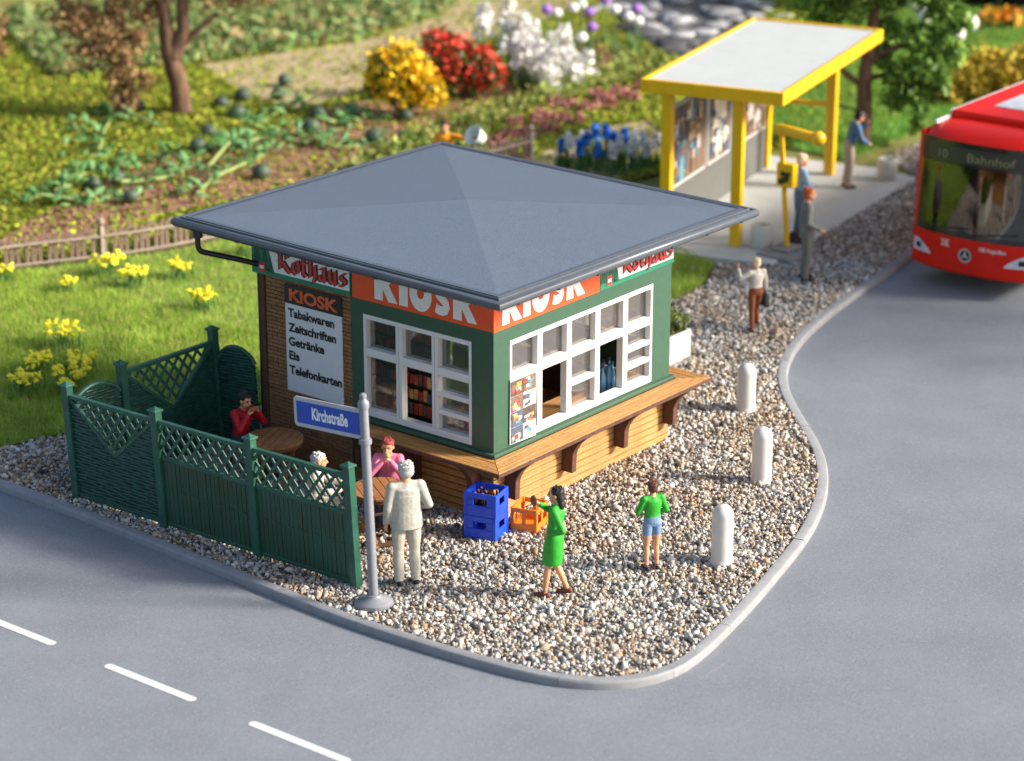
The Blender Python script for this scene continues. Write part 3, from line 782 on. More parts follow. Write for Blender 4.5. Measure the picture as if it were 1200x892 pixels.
def clipseg(p, d, poly):
    t0, t1 = -1e9, 1e9; n = len(poly); ar = sum(poly[i][0] * poly[(i + 1) % n][1] - poly[(i + 1) % n][0] * poly[i][1] for i in range(n))
    q = poly if ar > 0 else poly[::-1]
    for i in range(n):
        a, b = Vector(q[i]), Vector(q[(i + 1) % n]); e = b - a; nn = Vector((-e.y, e.x)); den = nn.dot(d); num = nn.dot(a - p)
        if abs(den) < 1e-9:
            if num > 0: return None
            continue
        t = num / den
        if den > 0: t0 = max(t0, t)
        else: t1 = min(t1, t)
    return (p + d * t0, p + d * t1) if t1 - t0 > .03 else None
def panel(A, B, kind, top=1.60, zb=.06):
    A, B = Vector((*A, 0)), Vector((*B, 0)); L = (B - A).length; u = (B - A) / L; n = Vector((u.y, -u.x, 0))
    a, b = .065, L - .065
    def P(x, z, d=0.): return A + u * x + n * d + Vector((0, 0, z))
    def rail(x0, z0, x1, z1, w=.06, t=.06, name='rail', par=fen): 
        return fbuild(MB().bar(P(x0, z0), P(x1, z1), t, w, tuple(n.cross(Vector((x1 - x0) * u + Vector((0, 0, z1 - z0)))))), name, fence_m, par, bev=.006)
    def lattice(poly, step=.195):
        par = rail(a, top, b, top, .06, .075, 'top_rail') 
        for sgn, d in ((1, .012), (-1, -.012)):
            dv = Vector((math.cos(math.radians(52)), sgn * math.sin(math.radians(52))))
            x = -2.
            while x < L + 2.:
                s = clipseg(Vector((x, poly[0][1])), dv, poly)
                if s: fbuild(MB().bar(P(s[0].x, s[0].y, d), P(s[1].x, s[1].y, d), .020, .044, tuple(n.cross(dv.x * u + Vector((0, 0, dv.y))))), 'lattice_slat', fence_m, par)
                x += step
    def weave(topf, back_poly):
        bk = fbuild(MB().prism(back_poly, P(0, 0, -.012), u, (0, 0, 1), n * .024), 'wicker_panel', fence_w, fen)
        mb = MB(); z = zb + .05; k = 0
        while z < 1.7:
            run = []
            for i in range(25):
                x = a + (b - a) * i / 24
                if z < topf(x): run.append((x, z))
                elif run:
                    pass
            segs = []; cur = []
            for i in range(25):
                x = a + (b - a) * i / 24
                if z < topf(x) - .01: cur.append(x)
                else:
                    if len(cur) > 1: segs.append(cur)
                    cur = []
            if len(cur) > 1: segs.append(cur)
            for sgm in segs:
                for sd in (1, -1):
                    pts = [P(x, z + rnd.uniform(-.006, .006), sd * (.018 + .010 * math.sin(x * 16 + (k % 2) * PI))) for x in sgm]
                    mb.tube(pts, .0145, 5, cap=False)
            z += .049 + rnd.uniform(-.005, .005); k += 1
        o = fbuild(mb, 'wicker_strands', fence_w, bk, smooth=True); o['kind'] = 'stuff'
    if kind == 'triangle':
        mid, zt = L / 2, .86
        lattice([(a + .06, top - .03), (mid, zt + .06), (b - .06, top - .03)])
        rail(a, top - .04, mid, zt, .05); rail(mid, zt, b, top - .04, .05)
        weave(lambda x: min(top, zt + (top - zt) * abs(x - mid) / (mid - a)) - .02, [(a, zb), (b, zb), (b, top - .06), (mid, zt - .01), (a, top - .06)])
        rail(a, zb, b, zb, .06)
    elif kind == 'board':
        zl = 1.06
        lattice([(a, zl), (b, zl), (b, top), (a, top)])
        rail(a, zl, b, zl, .055); rail(a, zb, b, zb, .06); 
        bp_ = fbuild(MB().prism([(a, zb), (b, zb), (b, zl), (a, zl)], P(0, 0, -.008), u, (0, 0, 1), n * .012), 'board_panel', fence_b, fen)
        nbd = 20; wd = (b - a) / nbd
        for i in range(nbd):
            x = a + i * wd; t = .016 + rnd.uniform(-.004, .004)
            fbuild(MB().prism([(x + .004, zb + .03), (x + wd - .004, zb + .03), (x + wd - .004, zl - .027), (x + .004, zl - .027)], P(0, 0, -t), u, (0, 0, 1), n * (2 * t)), 'board', fence_b, bp_)
        for i in range(7):
            x = a + (b - a) * (i + .5) / 7
            fbuild(MB().bar(P(x - .045, .60, .024), P(x + .045, .60, .024), .010, .016), 'fixing', fence_m, bp_)
    elif kind == 'arch':
        z0, z1 = 1.40, 1.63
        f = lambda x: z0 + (z1 - z0) * math.sin(PI * (x - a) / (b - a)) ** .65 if a < x < b else z0
        xs = [a + (b - a) * i / 18 for i in range(19)]
        weave(lambda x: f(x) - .02, [(a, zb), (b, zb)] + [(x, f(x) - .01) for x in xs[::-1]])
        fbuild(MB().tube([P(x, f(x)) for x in xs], .038, 8), 'arch_rail', fence_m, fen, smooth=50)
        rail(a, zb, b, zb, .06)
FY = (5.32, 3.56, 1.78, .03)
for y in FY: fpost(fx(y), y)
panel((fx(FY[0]), FY[0]), (fx(FY[1]), FY[1]), 'triangle')
panel((fx(FY[1]), FY[1]), (fx(FY[2]), FY[2]), 'board')
panel((fx(FY[2]), FY[2]), (fx(FY[3]), FY[3]), 'board')
fpost(-2.06, 5.30, 1.79); fpost(-.19, 5.26, 1.85)
panel((fx(FY[0]), FY[0]), (-2.06, 5.30), 'arch')
panel((-2.06, 5.30), (-.19, 5.26), 'triangle', 1.66)
panel((-.19, 5.26), (-.02, 4.50), 'arch')

# ------------------------------------------------------------------ street sign
grey_pl = mat('grey_plastic', (.215, .225, .25), .38, var=.06, vscale=6, spec=.5)
st = thing('street_sign', 'grey pole with blue street name plate at the road corner', 'street sign', (-3.21, -.55, -.01))
st.rotation_euler = (-.066, .024, 0)
MB().lathe([(0, 0), (.25, 0), (.262, .02), (.26, .06), (.235, .085), (.12, .12), (.10, .15), (.098, .16)], seg=32).build('base', grey_pl, st, smooth=40)
MB().lathe([(.066, .12), (.062, 2.25), (.085, 2.255), (.088, 2.29), (.085, 2.325), (.062, 2.33), (.060, 2.74), (.074, 2.745), (.078, 2.80), (.07, 2.835), (.045, 2.86), (.042, 2.875), (.05, 2.90), (.045, 2.93), (.02, 2.948), (0, 2.95)], seg=20).build('pole', grey_pl, st, smooth=40)
def rrect(u0, u1, v0, v1, r, n=5):
    o = []
    for cx, cy, a0 in ((u1 - r, v1 - r, 0), (u0 + r, v1 - r, 90), (u0 + r, v0 + r, 180), (u1 - r, v0 + r, 270)):
        for k in range(n + 1):
            a = math.radians(a0 + 90 * k / n); o.append((cx + r * math.cos(a), cy + r * math.sin(a)))
    return o
U, Z, N = Vector((0, -1, 0)), Vector((0, 0, 1)), Vector((-1, 0, 0))
pl = MB().prism(rrect(-1.26, -.03, 2.30, 2.72, .06), (-.005, 0, 0), U, Z, (.03, 0, 0)).build('name_plate', mat('plate_white', (.42, .43, .46), .4, var=.05), st, bev=.012)
MB().prism(rrect(-1.20, -.06, 2.36, 2.66, .02), (-.006, 0, 0), U, Z, N * .004).build('blue_field', mat('street_blue', (.012, .06, .42), .4, var=.05), pl)
text_mesh('Kirchstraße', mat('plate_letter', (.80, .82, .86), .5), (-.011, .92, 2.445), U, Z, .64, .165, .034, parent=pl)

# ------------------------------------------------------------------ tables, stools
twood = wood('table_wood', (.34, .16, .07), 0, .6)
twood2 = wood('table_wood_y', (.36, .155, .06), 1, .6)  # slightly redder copy of the table wood, grain along y
def table(label, loc, rz, R_=.44, h=.75, cross=True):
    t_ = thing('round_table', label, 'table', loc, rz, 'round tables by the kiosk')
    n = 7; w_ = 2 * R_ / n
    for i in range(n):
        y0, y1 = -R_ + i * w_ + .004, -R_ + (i + 1) * w_ - .004
        ys = [y0 + (y1 - y0) * k / 4 for k in range(5)]
        xs = [math.sqrt(max(R_ * R_ - y * y, .0004)) for y in ys]
        poly = [(-x, y) for x, y in zip(xs, ys)][::-1] + [(x, y) for x, y in zip(xs, ys)]
        trap(MB(), [(x, y) for x, y in poly][::-1], h - .035, h + rnd.uniform(-.002, .002)).build('plank', twood if cross else twood2, t_, bev=.004, seg=1)
    MB().lathe([(R_ - .03, h - .085), (R_ - .012, h - .085), (R_ - .012, h - .036), (R_ - .03, h - .036)], seg=32).build('apron', burnt_f, t_)
    for s in (-1, 1):
        for k in (0, 1):
            a = (.34 * (1 if k else -1), s * .20); b = (-a[0], s * .20)
            MB().bar((a[0], a[1] + (k - .5) * .05, .0), (b[0], b[1] + (k - .5) * .05, h - .085), .035, .07, (0, 1, 0)).build('leg', twood2, t_, bev=.006)
    MB().bar((0, -.26, .37), (0, .26, .37), .03, .03).build('stretcher', burnt_f, t_)
    for s in (-1, 1): MB().bar((.30 * s, -.26, .03), (.30 * s, .26, .03), .05, .05).build('foot', burnt_f, t_, bev=.005)
    return t_
table('round brown table with the red shirted man, inside the fence', (-.93, 3.42, 0), .35)
table('round brown table with crossed legs beside the white suited man', (-1.46, .86, 0), 1.0, .43, .76, False)
def stool(label, loc, rz):
    s_ = thing('stool', label, 'stool', loc, rz, 'stools at the kiosk tables')
    MB().lathe([(0, .40), (.165, .40), (.175, .415), (.175, .435), (.165, .45), (0, .452)], seg=20).build('seat', twood2, s_, smooth=40)
    for k in range(4):
        a = PI / 4 + k * PI / 2
        MB().tube([(.17 * math.cos(a), .17 * math.sin(a), 0), (.11 * math.cos(a), .11 * math.sin(a), .405)], .018, 8).build('leg', burnt_f, s_)
    return s_
stool('wooden stool under the man in red', (-.84, 4.22, 0), 0)
stool('wooden stool under the person in pink', (-.80, 1.27, 0), 0)
stool('wooden stool under the seated white haired person', (-2.02, 1.62, 0), 0)

# ------------------------------------------------------------------ crates
def crate(name, label, loc, rz, lx, ly, h, m, solid=True, group=None):
    c = thing(name, label, 'crate', loc, rz, group)
    t_ = .022
    MB().box(-lx / 2 + t_, lx / 2 - t_, -ly / 2 + t_, ly / 2 - t_, .012, .035).build('base', m, c)
    for sx in (-1, 1):
        for sy in (-1, 1):
            x, y = sx * (lx / 2 - .026), sy * (ly / 2 - .026)
            MB().box(x - .026, x + .026, y - .026, y + .026, 0, h).build('corner_post', m, c, bev=.008)
    for ax in (0, 1):
        ln, off = (lx, ly) if ax == 0 else (ly, lx)
        for s in (-1, 1):
            def wall(u0, u1, z0, z1, name='side_rail', th=t_, ins=.003):
                d0, d1 = sorted((s * (off / 2 - ins), s * (off / 2 - ins - th)))
                mb = MB().box(u0, u1, d0, d1, z0, z1) if ax == 0 else MB().box(d0, d1, u0, u1, z0, z1)
                mb.build(name, m, c, bev=.005)
            e = ln / 2 - .052
            if solid:
                wall(-e, e, 0, h * .46, 'side_panel')
                wall(-e, -e * .52, h * .46, h * .76, 'side_panel'); wall(e * .52, e, h * .46, h * .76, 'side_panel')
                wall(-e, e, h * .76, h, 'handle_rail')
                wall(-e * 1.02, e * 1.02, h * .40, h * .45, 'ridge', .012, -.004)
            else:
                wall(-e, e, 0, h * .30, 'side_panel'); wall(-e, e, h * .80, h, 'handle_rail')
                wall(-.03, .03, h * .30, h * .80, 'strut')
    return c
blue_m = mat('blue_plastic', (.012, .07, .66), .35, var=.08, vscale=8, spec=.5, sss=.05)
orange_p = mat('orange_plastic', (.80, .21, .02), .35, var=.06, vscale=8, spec=.5, sss=.1)
for i, (lb, z, dr) in enumerate((('lower blue bottle crate of the stack at the kiosk corner', 0, 0), ('upper blue bottle crate of the stack, dark bottles inside', .35, .02))):
    crate('bottle_crate', lb, (-.42, -.20, z), .24 + dr, .44, .50, .345, blue_m, True, 'bottle crates at the kiosk corner')
crate('bottle_crate', 'empty orange bottle crate beside the blue stack', (.19, -.50, .01), .30, .46, .40, .34, orange_p, False, 'bottle crates at the kiosk corner')
brown_g = mat('brown_bottle', (.035, .014, .006), .2, var=.2, spec=.6)
meBb = MB().lathe([(0, 0), (.036, 0), (.038, .02), (.038, .15), (.016, .21), (.015, .26)], seg=10).mesh('glass_body', brown_g, smooth=60)
meBc = MB().lathe([(.018, .255), (.018, .275), (0, .277)], seg=10).mesh('cap', mat('crown_cap', (.35, .14, .04), .4), smooth=40)
for i in range(3):
    for j in range(3):
        if (i, j) in ((0, 0), (2, 1)): continue
        b_ = thing('beer_bottle', 'brown beer bottle standing in the upper blue crate', 'bottle', (-.42 + (i - 1) * .105 - (j - 1) * .03, -.20 + (j - 1) * .115 + (i - 1) * .03, .387), group='brown bottles in the blue crate')
        link('glass_body', meBb, b_); link('cap', meBc, b_)

# ------------------------------------------------------------------ bollards
bol_m = mat('bollard_white', (.58, .555, .54), .38, var=.05, vscale=5, spec=.45, sss=.12)
for lb, x, y, hh in (('white round topped bollard nearest the corner of the road', .85, -3.36, .86), ('white bollard in the middle of the three by the kerb', 3.72, -2.12, .86), ('white bollard farthest back, nearest the kiosk counter end', 6.15, -.22, .78)):
    r = .152
    pr = [(0, -.05), (r + .012, -.05), (r + .012, .03), (r + .003, .045), (r, .08), (r, hh - r)] + [(r * math.cos(a), hh - r + r * math.sin(a)) for a in np.linspace(.15, PI / 2 - .02, 8)] + [(0, hh)]
    tag(MB().lathe(pr, seg=28).build('bollard', bol_m, smooth=50), lb, 'bollard', 'bollards along the kerb').location = (x, y, 0)

# ------------------------------------------------------------------ planter box with flowers
pale = mat('pale_concrete', (.56, .56, .50), .5, var=.05, vscale=4, bump=.05, bscale=40, sss=.05)
pb = thing('planter_box', 'white planter box with green bushes behind the kiosk', 'planter', (5.0, 1.95, 0))
MB().box(0, 2.72, 0, .045, 0, .5).box(0, 2.72, .60, .645, 0, .5).box(0, .045, .045, .6, 0, .5).box(2.675, 2.72, .045, .6, 0, .5).build('box', pale, pb, bev=.012)
MB().box(.045, 2.675, .045, .6, 0, .43).build('soil', earth_m, pb)
leaf_g = mat('shrub_leaf', rough=.6, var=.25, vscale=4, spec=.3, transl=.25, ramp=[(0, (.05, .09, .02)), (.4, (.13, .20, .04)), (.75, (.25, .29, .07)), (1, (.36, .34, .10))])
leaf_r = mat('flower_dark_red', rough=.6, var=.2, ramp=[(0, (.20, .01, .03)), (1, (.45, .04, .08))])
g_ = np.random.default_rng(33)
cs = [(x, .32 + .1 * math.sin(x * 9), .62 + .16 * ((i * 7) % 3) / 2) for i, x in enumerate(np.arange(.2, 2.62, .2))]
link('foliage', leaves_mesh('foliage', clumps(cs, [.2] * len(cs), [260] * len(cs), 34), .045, leaf_g, 35), pb)
cs = [(2.3, .3, .98), (1.5, .3, .94), (.9, .3, .95)]
link('blossom', leaves_mesh('blossom', clumps(cs, [.1] * 3, [90] * 3, 36), .05, leaf_r, 37), pb)

# ------------------------------------------------------------------ bus stop
yel_m = mat('yellow_plastic', (.84, .47, .008), .32, var=.05, vscale=4, spec=.5, sss=.06)
roofp = mat('shelter_roof_panel', (.50, .52, .51), .45, var=.04, vscale=2, spec=.4)
grey_w = mat('shelter_wall', (.13, .13, .12), .6, var=.06, vscale=3)
sa = .244
sx_, sy_ = Vector((math.cos(sa), math.sin(sa))), Vector((-math.sin(sa), math.cos(sa)))
def SH(x, y): v = Vector((13.56, 4.97)) + sx_ * x + sy_ * y; return (v.x, v.y)
plat = trap(MB(), [SH(*p) for p in ((-.85, -1.05), (6.35, -1.75), (6.75, -.9), (6.75, 2.3), (-1.05, 2.3))], -.1, .045).build('platform', concrete_m, bev=.015)
plat['kind'] = 'structure'
sh = thing('bus_shelter', 'yellow framed bus shelter with flat pale roof and posters', 'bus shelter', (13.56, 4.97, .045), sa)
for x, y in ((0, 0), (0, 1.45), (5.8, 0), (5.8, 1.45)):
    MB().box(x - .105, x + .105, y - .105, y + .105, 0, 2.95).build('post', yel_m, sh, bev=.02)
RX0, RX1, RY0, RY1, RZ = -.35, 6.0, -.98, 1.9, 3.17
rf = MB().box(RX0 + .1, RX1 - .1, RY0 + .1, RY1 - .1, RZ - .2, RZ - .035).build('roof', roofp, sh)
for b_ in ((RX0, RX1, RY0, RY0 + .1), (RX0, RX1, RY1 - .1, RY1), (RX0, RX0 + .1, RY0 + .1, RY1 - .1), (RX1 - .1, RX1, RY0 + .1, RY1 - .1)):
    MB().box(*b_, RZ - .26, RZ).build('fascia', yel_m, rf, bev=.02)
bwall = MB().box(.11, 5.69, 1.42, 1.48, 0, .86).build('back_wall', grey_w, sh)
for i, (x0, x1) in enumerate(((.14, 2.1), (2.2, 3.5), (3.6, 5.66))):
    fr_ = MB().box(x0, x1, 1.425, 1.475, .88, 2.55).build('poster_frame', mat('frame_grey', (.52, .51, .50), .5), bwall)
    pb_ = MB().box(x0 + .07, x1 - .07, 1.41, 1.424, .95, 2.48).build('poster', pm[8], fr_)
    mb = MB(); ch_ = (8, 9, 10, 1, 5, 3, 10, 2) if i < 2 else (9, 10, 1, 10)
    for k in range(70):
        a, b = rnd.uniform(x0 + .08, x1 - .35), rnd.uniform(.96, 2.25)
        mb.box(a, a + rnd.uniform(.06, .30), 1.4085 - k * .0004, 1.409, b, b + rnd.uniform(.08, .34), rnd.randrange(8))
    mb.build('poster_print', [pm[rnd.choice(ch_)] for _ in range(8)], pb_)
MB().box(5.76, 5.84, .105, 1.345, 1.45, 1.55).build('side_rail', yel_m, sh, bev=.012)
# stop sign post
ss = thing('bus_stop_sign', 'yellow bus stop pole with timetable box and round ended arm', 'bus stop sign', (13.80, 3.95, .045), 0)
darkgrey = mat('dark_plinth', (.24, .23, .22), .6, var=.08)
MB().box(-.55, .42, -.42, .34, -.1, .06).box(-.28, .24, -.20, .2, .06, .12).build('plinth', darkgrey, ss, bev=.02)
MB().tube([(0, 0, .1), (-.06, .075, 1.3), (-.12, .15, 2.40)], .052, 12).build('pole', yel_m, ss, smooth=40)
MB().tube([(-.12, .23, 2.40), (-.12, .15, 2.42), (-.12, -.62, 2.36)], .10, 16).build('arm', yel_m, ss, smooth=40)
MB().ell((-.12, -.68, 2.36), (.14, .14, .14), 18, 12).build('disc_knob', yel_m, ss, smooth=True)
bx_ = MB().box(-.13, .05, -.15, .22, 1.30, 1.76).build('timetable_box', yel_m, ss, bev=.02)
mb = MB()
for k in range(10):
    y, z = -.11 + rnd.uniform(0, .20), 1.34 + rnd.uniform(0, .3)
    mb.box(-.134 - k * .0005, -.1305, y, y + rnd.uniform(.05, .12), z, z + rnd.uniform(.04, .12))
mb.build('timetable_print', black_m, bx_)
for lb, x, y in (('pale round concrete bin beside the bus stop pole', 13.78, 4.52), ('pale round concrete bin at the far end of the platform', 19.6, 5.2)):
    b_ = tag(MB().lathe([(0, 0), (.20, 0), (.215, .02), (.215, .43), (.20, .45), (.15, .45), (.14, .43), (.14, .2), (0, .2)], seg=28).build('litter_bin', pale, smooth=40), lb, 'bin', 'bins on the platform')
    b_.location = (x, y, .045)

# ------------------------------------------------------------------ bus
red_m = mat('bus_red', (.72, .014, .005), .38, var=.04, vscale=3, spec=.22)
blk = mat('bus_black', (.012, .012, .014), .12, var=.1, spec=.6)
busg = glass('bus_glass', (.13, .135, .15), .22, .02)
lamp_m = mat('headlamp', (.62, .63, .66), .15, var=.1, spec=.7)
bus = thing('city_bus', 'red city bus facing the camera with dark windscreen, line 10', 'bus', (13.98, .22, -.10), .02)
HW = 1.25
def FX(y, z): return .28 * (min(abs(y), HW) / HW) ** 2.6 + .055 * max(0, z - .95)
def patch(y0, y1, z0, z1, off=0., ny=14, nz=5, yf=None):
    mb = MB(); V = []
    for j in range(nz + 1):
        z = z0 + (z1 - z0) * j / nz
        a, b = yf(z) if yf else (y0, y1)
        for i in range(ny + 1):
            y = a + (b - a) * i / ny; V.append((FX(y, z) - off, y, z))
    F = [(j * (ny + 1) + i, (j + 1) * (ny + 1) + i, (j + 1) * (ny + 1) + i + 1, j * (ny + 1) + i + 1) for j in range(nz) for i in range(ny)]
    return mb.add(V, F)
front = patch(-HW, HW, .40, 1.04).build('front_panel', red_m, bus, smooth=True)
MB().add([(FX(y, .4) + d, y, z) for d, z in ((0, .40), (.03, .36), (.12, .34)) for y in np.linspace(-HW, HW, 15)], [(j * 15 + i, (j + 1) * 15 + i, (j + 1) * 15 + i + 1, j * 15 + i + 1) for j in range(2) for i in range(14)]).build('bumper', red_m, bus, smooth=True)
for s in (-1, 1):
    a, b = sorted((s * 1.17, s * HW))
    patch(a, b, 1.04, 2.80, ny=3).build('pillar', red_m, bus, smooth=True)
sur = patch(-1.17, 1.17, 1.04, 1.14).build('windscreen_surround', blk, bus, smooth=True)
patch(-1.17, 1.17, 2.36, 2.80).build('display_band', blk, sur, smooth=True)
for s in (-1, 1):
    a, b = sorted((s * 1.08, s * 1.17)); patch(a, b, 1.14, 2.36, ny=2).build('surround_side', blk, sur, smooth=True)
patch(-.62, -.585, 1.14, 2.36, -.01, ny=1).build('surround_bar', blk, sur)
patch(.77, .80, 1.14, 2.36, -.01, ny=1).build('surround_bar', blk, sur)
patch(-1.08, 1.08, 1.14, 2.36, -.004).build('windscreen', busg, bus, smooth=True)
disp = patch(-1.0, 1.0, 2.42, 2.70, .004).build('destination_display', mat('display_dark', (.035, .035, .025), .3), bus, smooth=True)
amber = mat('display_amber', (.24, .23, .11), .6)
def bus_text(s, y, z, w, h, m, par, off=.0, lift=.012):
    o = text_mesh(s, m, (0, y, z), (0, -1, 0), (0, 0, 1), w, h, off, lift=0, parent=par)
    for v in o.data.vertices: v.co.x = FX(v.co.y, v.co.z) - lift
    return o
bus_text('10', .74, 2.47, .20, .16, amber, disp)
bus_text('Bahnhof', .12, 2.47, .92, .16, amber, disp)
# roof with rounded rim
V = []; ny, xs = 20, [0, .05, .14, .30, .55, 1.0, 3, 6, 9, 11.4]
for xi in xs:
    for i in range(ny + 1):
        y = -HW + 2 * HW * i / ny
        z = 3.0 - .18 * (abs(y) / HW) ** 8 - .20 * max(0, 1 - xi / .55) ** 2.2
        V.append((FX(y, 2.8) + xi if xi < 2 else xi + .3, y, z))
MB().add(V, [(j * (ny + 1) + i, (j + 1) * (ny + 1) + i, (j + 1) * (ny + 1) + i + 1, j * (ny + 1) + i + 1) for j in range(len(xs) - 1) for i in range(ny)]).build('roof', red_m, bus, smooth=True)
pod = MB().box(1.05, 11.2, -1.02, 1.02, 2.94, 3.12).build('roof_pod', red_m, bus, bev=.05, seg=3)
MB().box(1.75, 3.3, -.35, .5, 3.121, 3.135).build('roof_hatch', mat('hatch_grey', (.52, .54, .57), .4), pod, bev=.005)
MB().box(.5, 1.03, 1.0, 1.04, 2.96, 3.03).box(1.1, 11, 1.03, 1.06, 3.02, 3.1).build('roof_highlight', white_m, pod)  # white strips paint the sun highlight along the left roof edge
for s in (-1, 1):
    y0, y1 = sorted((s * HW, s * (HW - .06)))
    MB().box(.285, 11.7, y0, y1, .36, 1.15).box(.40, 11.7, y0, y1, 2.42, 2.84).build('side_panel', red_m, bus)
    for k in range(6):
        x = .45 + k * 1.86
        MB().box(x, x + .10, y0, y1, 1.15, 2.42).build('side_pillar', blk, bus)
        MB().box(x + .10, x + 1.86, y0 + .02, y1 - .02, 1.15, 2.42).build('side_window', busg, bus)
MB().box(11.7, 11.76, -HW, HW, .36, 2.84).build('rear_panel', red_m, bus)
MB().box(.45, 11.69, -1.18, 1.18, .36, .42).build('floor', mat('bus_floor', (.10, .10, .11), .7), bus)
tyre = mat('tyre', (.02, .02, .02), .8); rim_m = mat('rim', (.4, .4, .42), .35)
for x in (2.7, 8.6):
    for s in (-1, 1):
        wl = MB().tube([(x, s * .98, .48), (x, s * 1.22, .48)], .48, 24).build('wheel', tyre, bus, smooth=40)
        MB().tube([(x, s * 1.215, .48), (x, s * 1.24, .48)], .29, 20).build('rim', rim_m, wl, smooth=40)
def lamp(s):
    yf = lambda z: tuple(sorted((s * (1.21 - .02 * (z - .62) / .24), s * (.74 + .34 * ((z - .62) / .24) ** 1.5))))
    l = patch(0, 0, .62, .86, .015, ny=6, nz=5, yf=yf).build('headlight', lamp_m, bus, smooth=True)
    patch(min(s * 1.0, s * 1.12), max(s * 1.0, s * 1.12), .68, .78, .022, ny=3, nz=2).build('lens', blk, l)
lamp(1); lamp(-1)
star = MB()
n = 28
A = [(.13 * math.cos(2 * PI * k / n), .13 * math.sin(2 * PI * k / n)) for k in range(n)]
star.add([(-.030, a, .74 + b) for a, b in A] + [(-.030, a * .8, .74 + b * .8) for a, b in A], [(k, (k + 1) % n, n + (k + 1) % n, n + k) for k in range(n)])
tri = []
for k in range(6):
    a = PI / 2 + k * PI / 3; r = .11 if k % 2 == 0 else .025; tri.append((r * math.cos(a), r * math.sin(a)))
star.add([(-.034, a, .74 + b) for a, b in tri], [tuple(range(6))])
MB().tube([(-.012, 0, .74), (-.026, 0, .74)], .13, 24).build('emblem_disc', blk, bus)
star.build('star_emblem', mat('chrome', (.6, .6, .62), .25, metal=.6), bus)
bus_text('DB RegioBus', -.27, .87, .50, .075, signwhite, front, .01)
bus_text('DB', .50, .87, .13, .07, signwhite, front, .01)
mb = MB()
for a in ((.52, .85), (.52, .955)): mb.add([(FX(y, z) - .011, y, z) for y, z in ((.53, a[1]), (.34, a[1]), (.34, a[1] + .012), (.53, a[1] + .012))], [(0, 1, 2, 3)])
mb.build('logo_frame', signwhite, front)
for a, b in ((.9, -.05), (.0, -.95)):
    MB().tube([(FX(y, z) - .02, y, z) for y, z in ((a, 1.12), ((a + b) / 2, 1.19), (b, 1.24))], .012, 6).build('wiper', blk, bus)
dash = MB().box(.42, .95, -1.12, 1.12, .45, 1.12).build('dashboard', mat('dash', (.03, .03, .033), .6), bus, bev=.05)
an = np.linspace(0, 2 * PI, 25)
MB().tube([(1.0 + .10 * math.sin(t), .0 - .62 + .22 * math.cos(t), 1.25 + .2 * math.sin(t)) for t in an], .018, 6).build('steering_wheel', blk, bus)
arcp = [(1.25, .30 * math.cos(t) - .1 + .05, 1.05 + .85 * math.sin(t)) for t in np.linspace(.1, PI * .55, 10)]
MB().tube(arcp, .07, 8).build('partition_rail', white_m, bus)
seat_m = mat('seat_red', (.25, .02, .03), .8, var=.2, vscale=10)
for k in range(6):
    for s in (-1, 1):
        x = 2.2 + k * 1.4
        st_ = MB().box(x, x + .45, s * .75 - .42, s * .75 + .42, .75, .88).build('seat', seat_m, bus, bev=.03)
        MB().box(x + .40, x + .50, s * .75 - .42, s * .75 + .42, .88, 1.5).build('backrest', seat_m, st_, bev=.03)

# ------------------------------------------------------------------ garden picket fence
pick_m = mat('picket_wood', (.20, .13, .10), .85, var=.25, vscale=5, bump=.3, bscale=30)
rail_m = mat('rail_wood', (.30, .235, .19), .8, var=.15, vscale=5)
pf = thing('picket_fence', 'weathered low picket fence with rounded arches between lawn and garden', 'fence', (4, 14, 0))
PO = Vector((4, 14, 0))
pfp = [Vector((p.x, p.y, 0)) for p in spline([(-3.2, 18.4), (0, 16.4), (3.62, 14.84), (5.31, 13.95), (6.82, 13.36), (10, 12.75), (13, 12.35), (16.15, 12.05)], 6)]
pfs = [0.]
for a, b in zip(pfp, pfp[1:]): pfs.append(pfs[-1] + (b - a).length)
def pat(t):
    for i in range(len(pfs) - 1):
        if pfs[i + 1] >= t: d = (pfp[i + 1] - pfp[i]).normalized(); return pfp[i] + d * (t - pfs[i]), d
    return pfp[-1], (pfp[-1] - pfp[-2]).normalized()
me1 = MB().prism([(-.045, 0), (.045, 0), (.045, .56), (.0, .62), (-.045, .56)], (0, -.012, 0), (1, 0, 0), (0, 0, 1), (0, .024, 0)).mesh('picket', pick_m)
arch = []
for k in range(9): a = PI * k / 8; arch.append((.125 * math.cos(a), .50 + .125 * math.sin(a)))
for k in range(8, -1, -1): a = PI * k / 8; arch.append((.055 * math.cos(a), .50 + .055 * math.sin(a)))
me2 = MB()
me2.box(-.125, -.055, -.012, .012, 0, .50).box(.055, .125, -.012, .012, 0, .50)
for k in range(8):
    a0, a1 = PI * k / 8, PI * (k + 1) / 8
    q = [(r * math.cos(a), .50 + r * math.sin(a)) for r, a in ((.125, a0), (.125, a1), (.055, a1), (.055, a0))]
    me2.add([(x, y, z) for y in (-.012, .012) for x, z in q], [(3, 2, 1, 0), (4, 5, 6, 7), (0, 1, 5, 4), (2, 3, 7, 6)])
me2 = me2.mesh('arched_picket', pick_m)
t = .2; k = 0
while t < pfs[-1] - .1:
    p_, d = pat(t)
    o = link('picket' if k % 2 else 'arched_picket', me1 if k % 2 else me2, pf)
    o.location = p_ - PO; o.rotation_euler = (rnd.uniform(-.03, .03), rnd.uniform(-.03, .03), math.atan2(d.y, d.x)); t += .21; k += 1
for z in (.08, .46):
    MB().tube([p_ - PO + Vector((d_.y, -d_.x, 0)) * .035 + Vector((0, 0, z)) for p_, d_ in (pat(s) for s in np.linspace(.05, pfs[-1], 60))], .03, 6).build('rail', rail_m, pf)
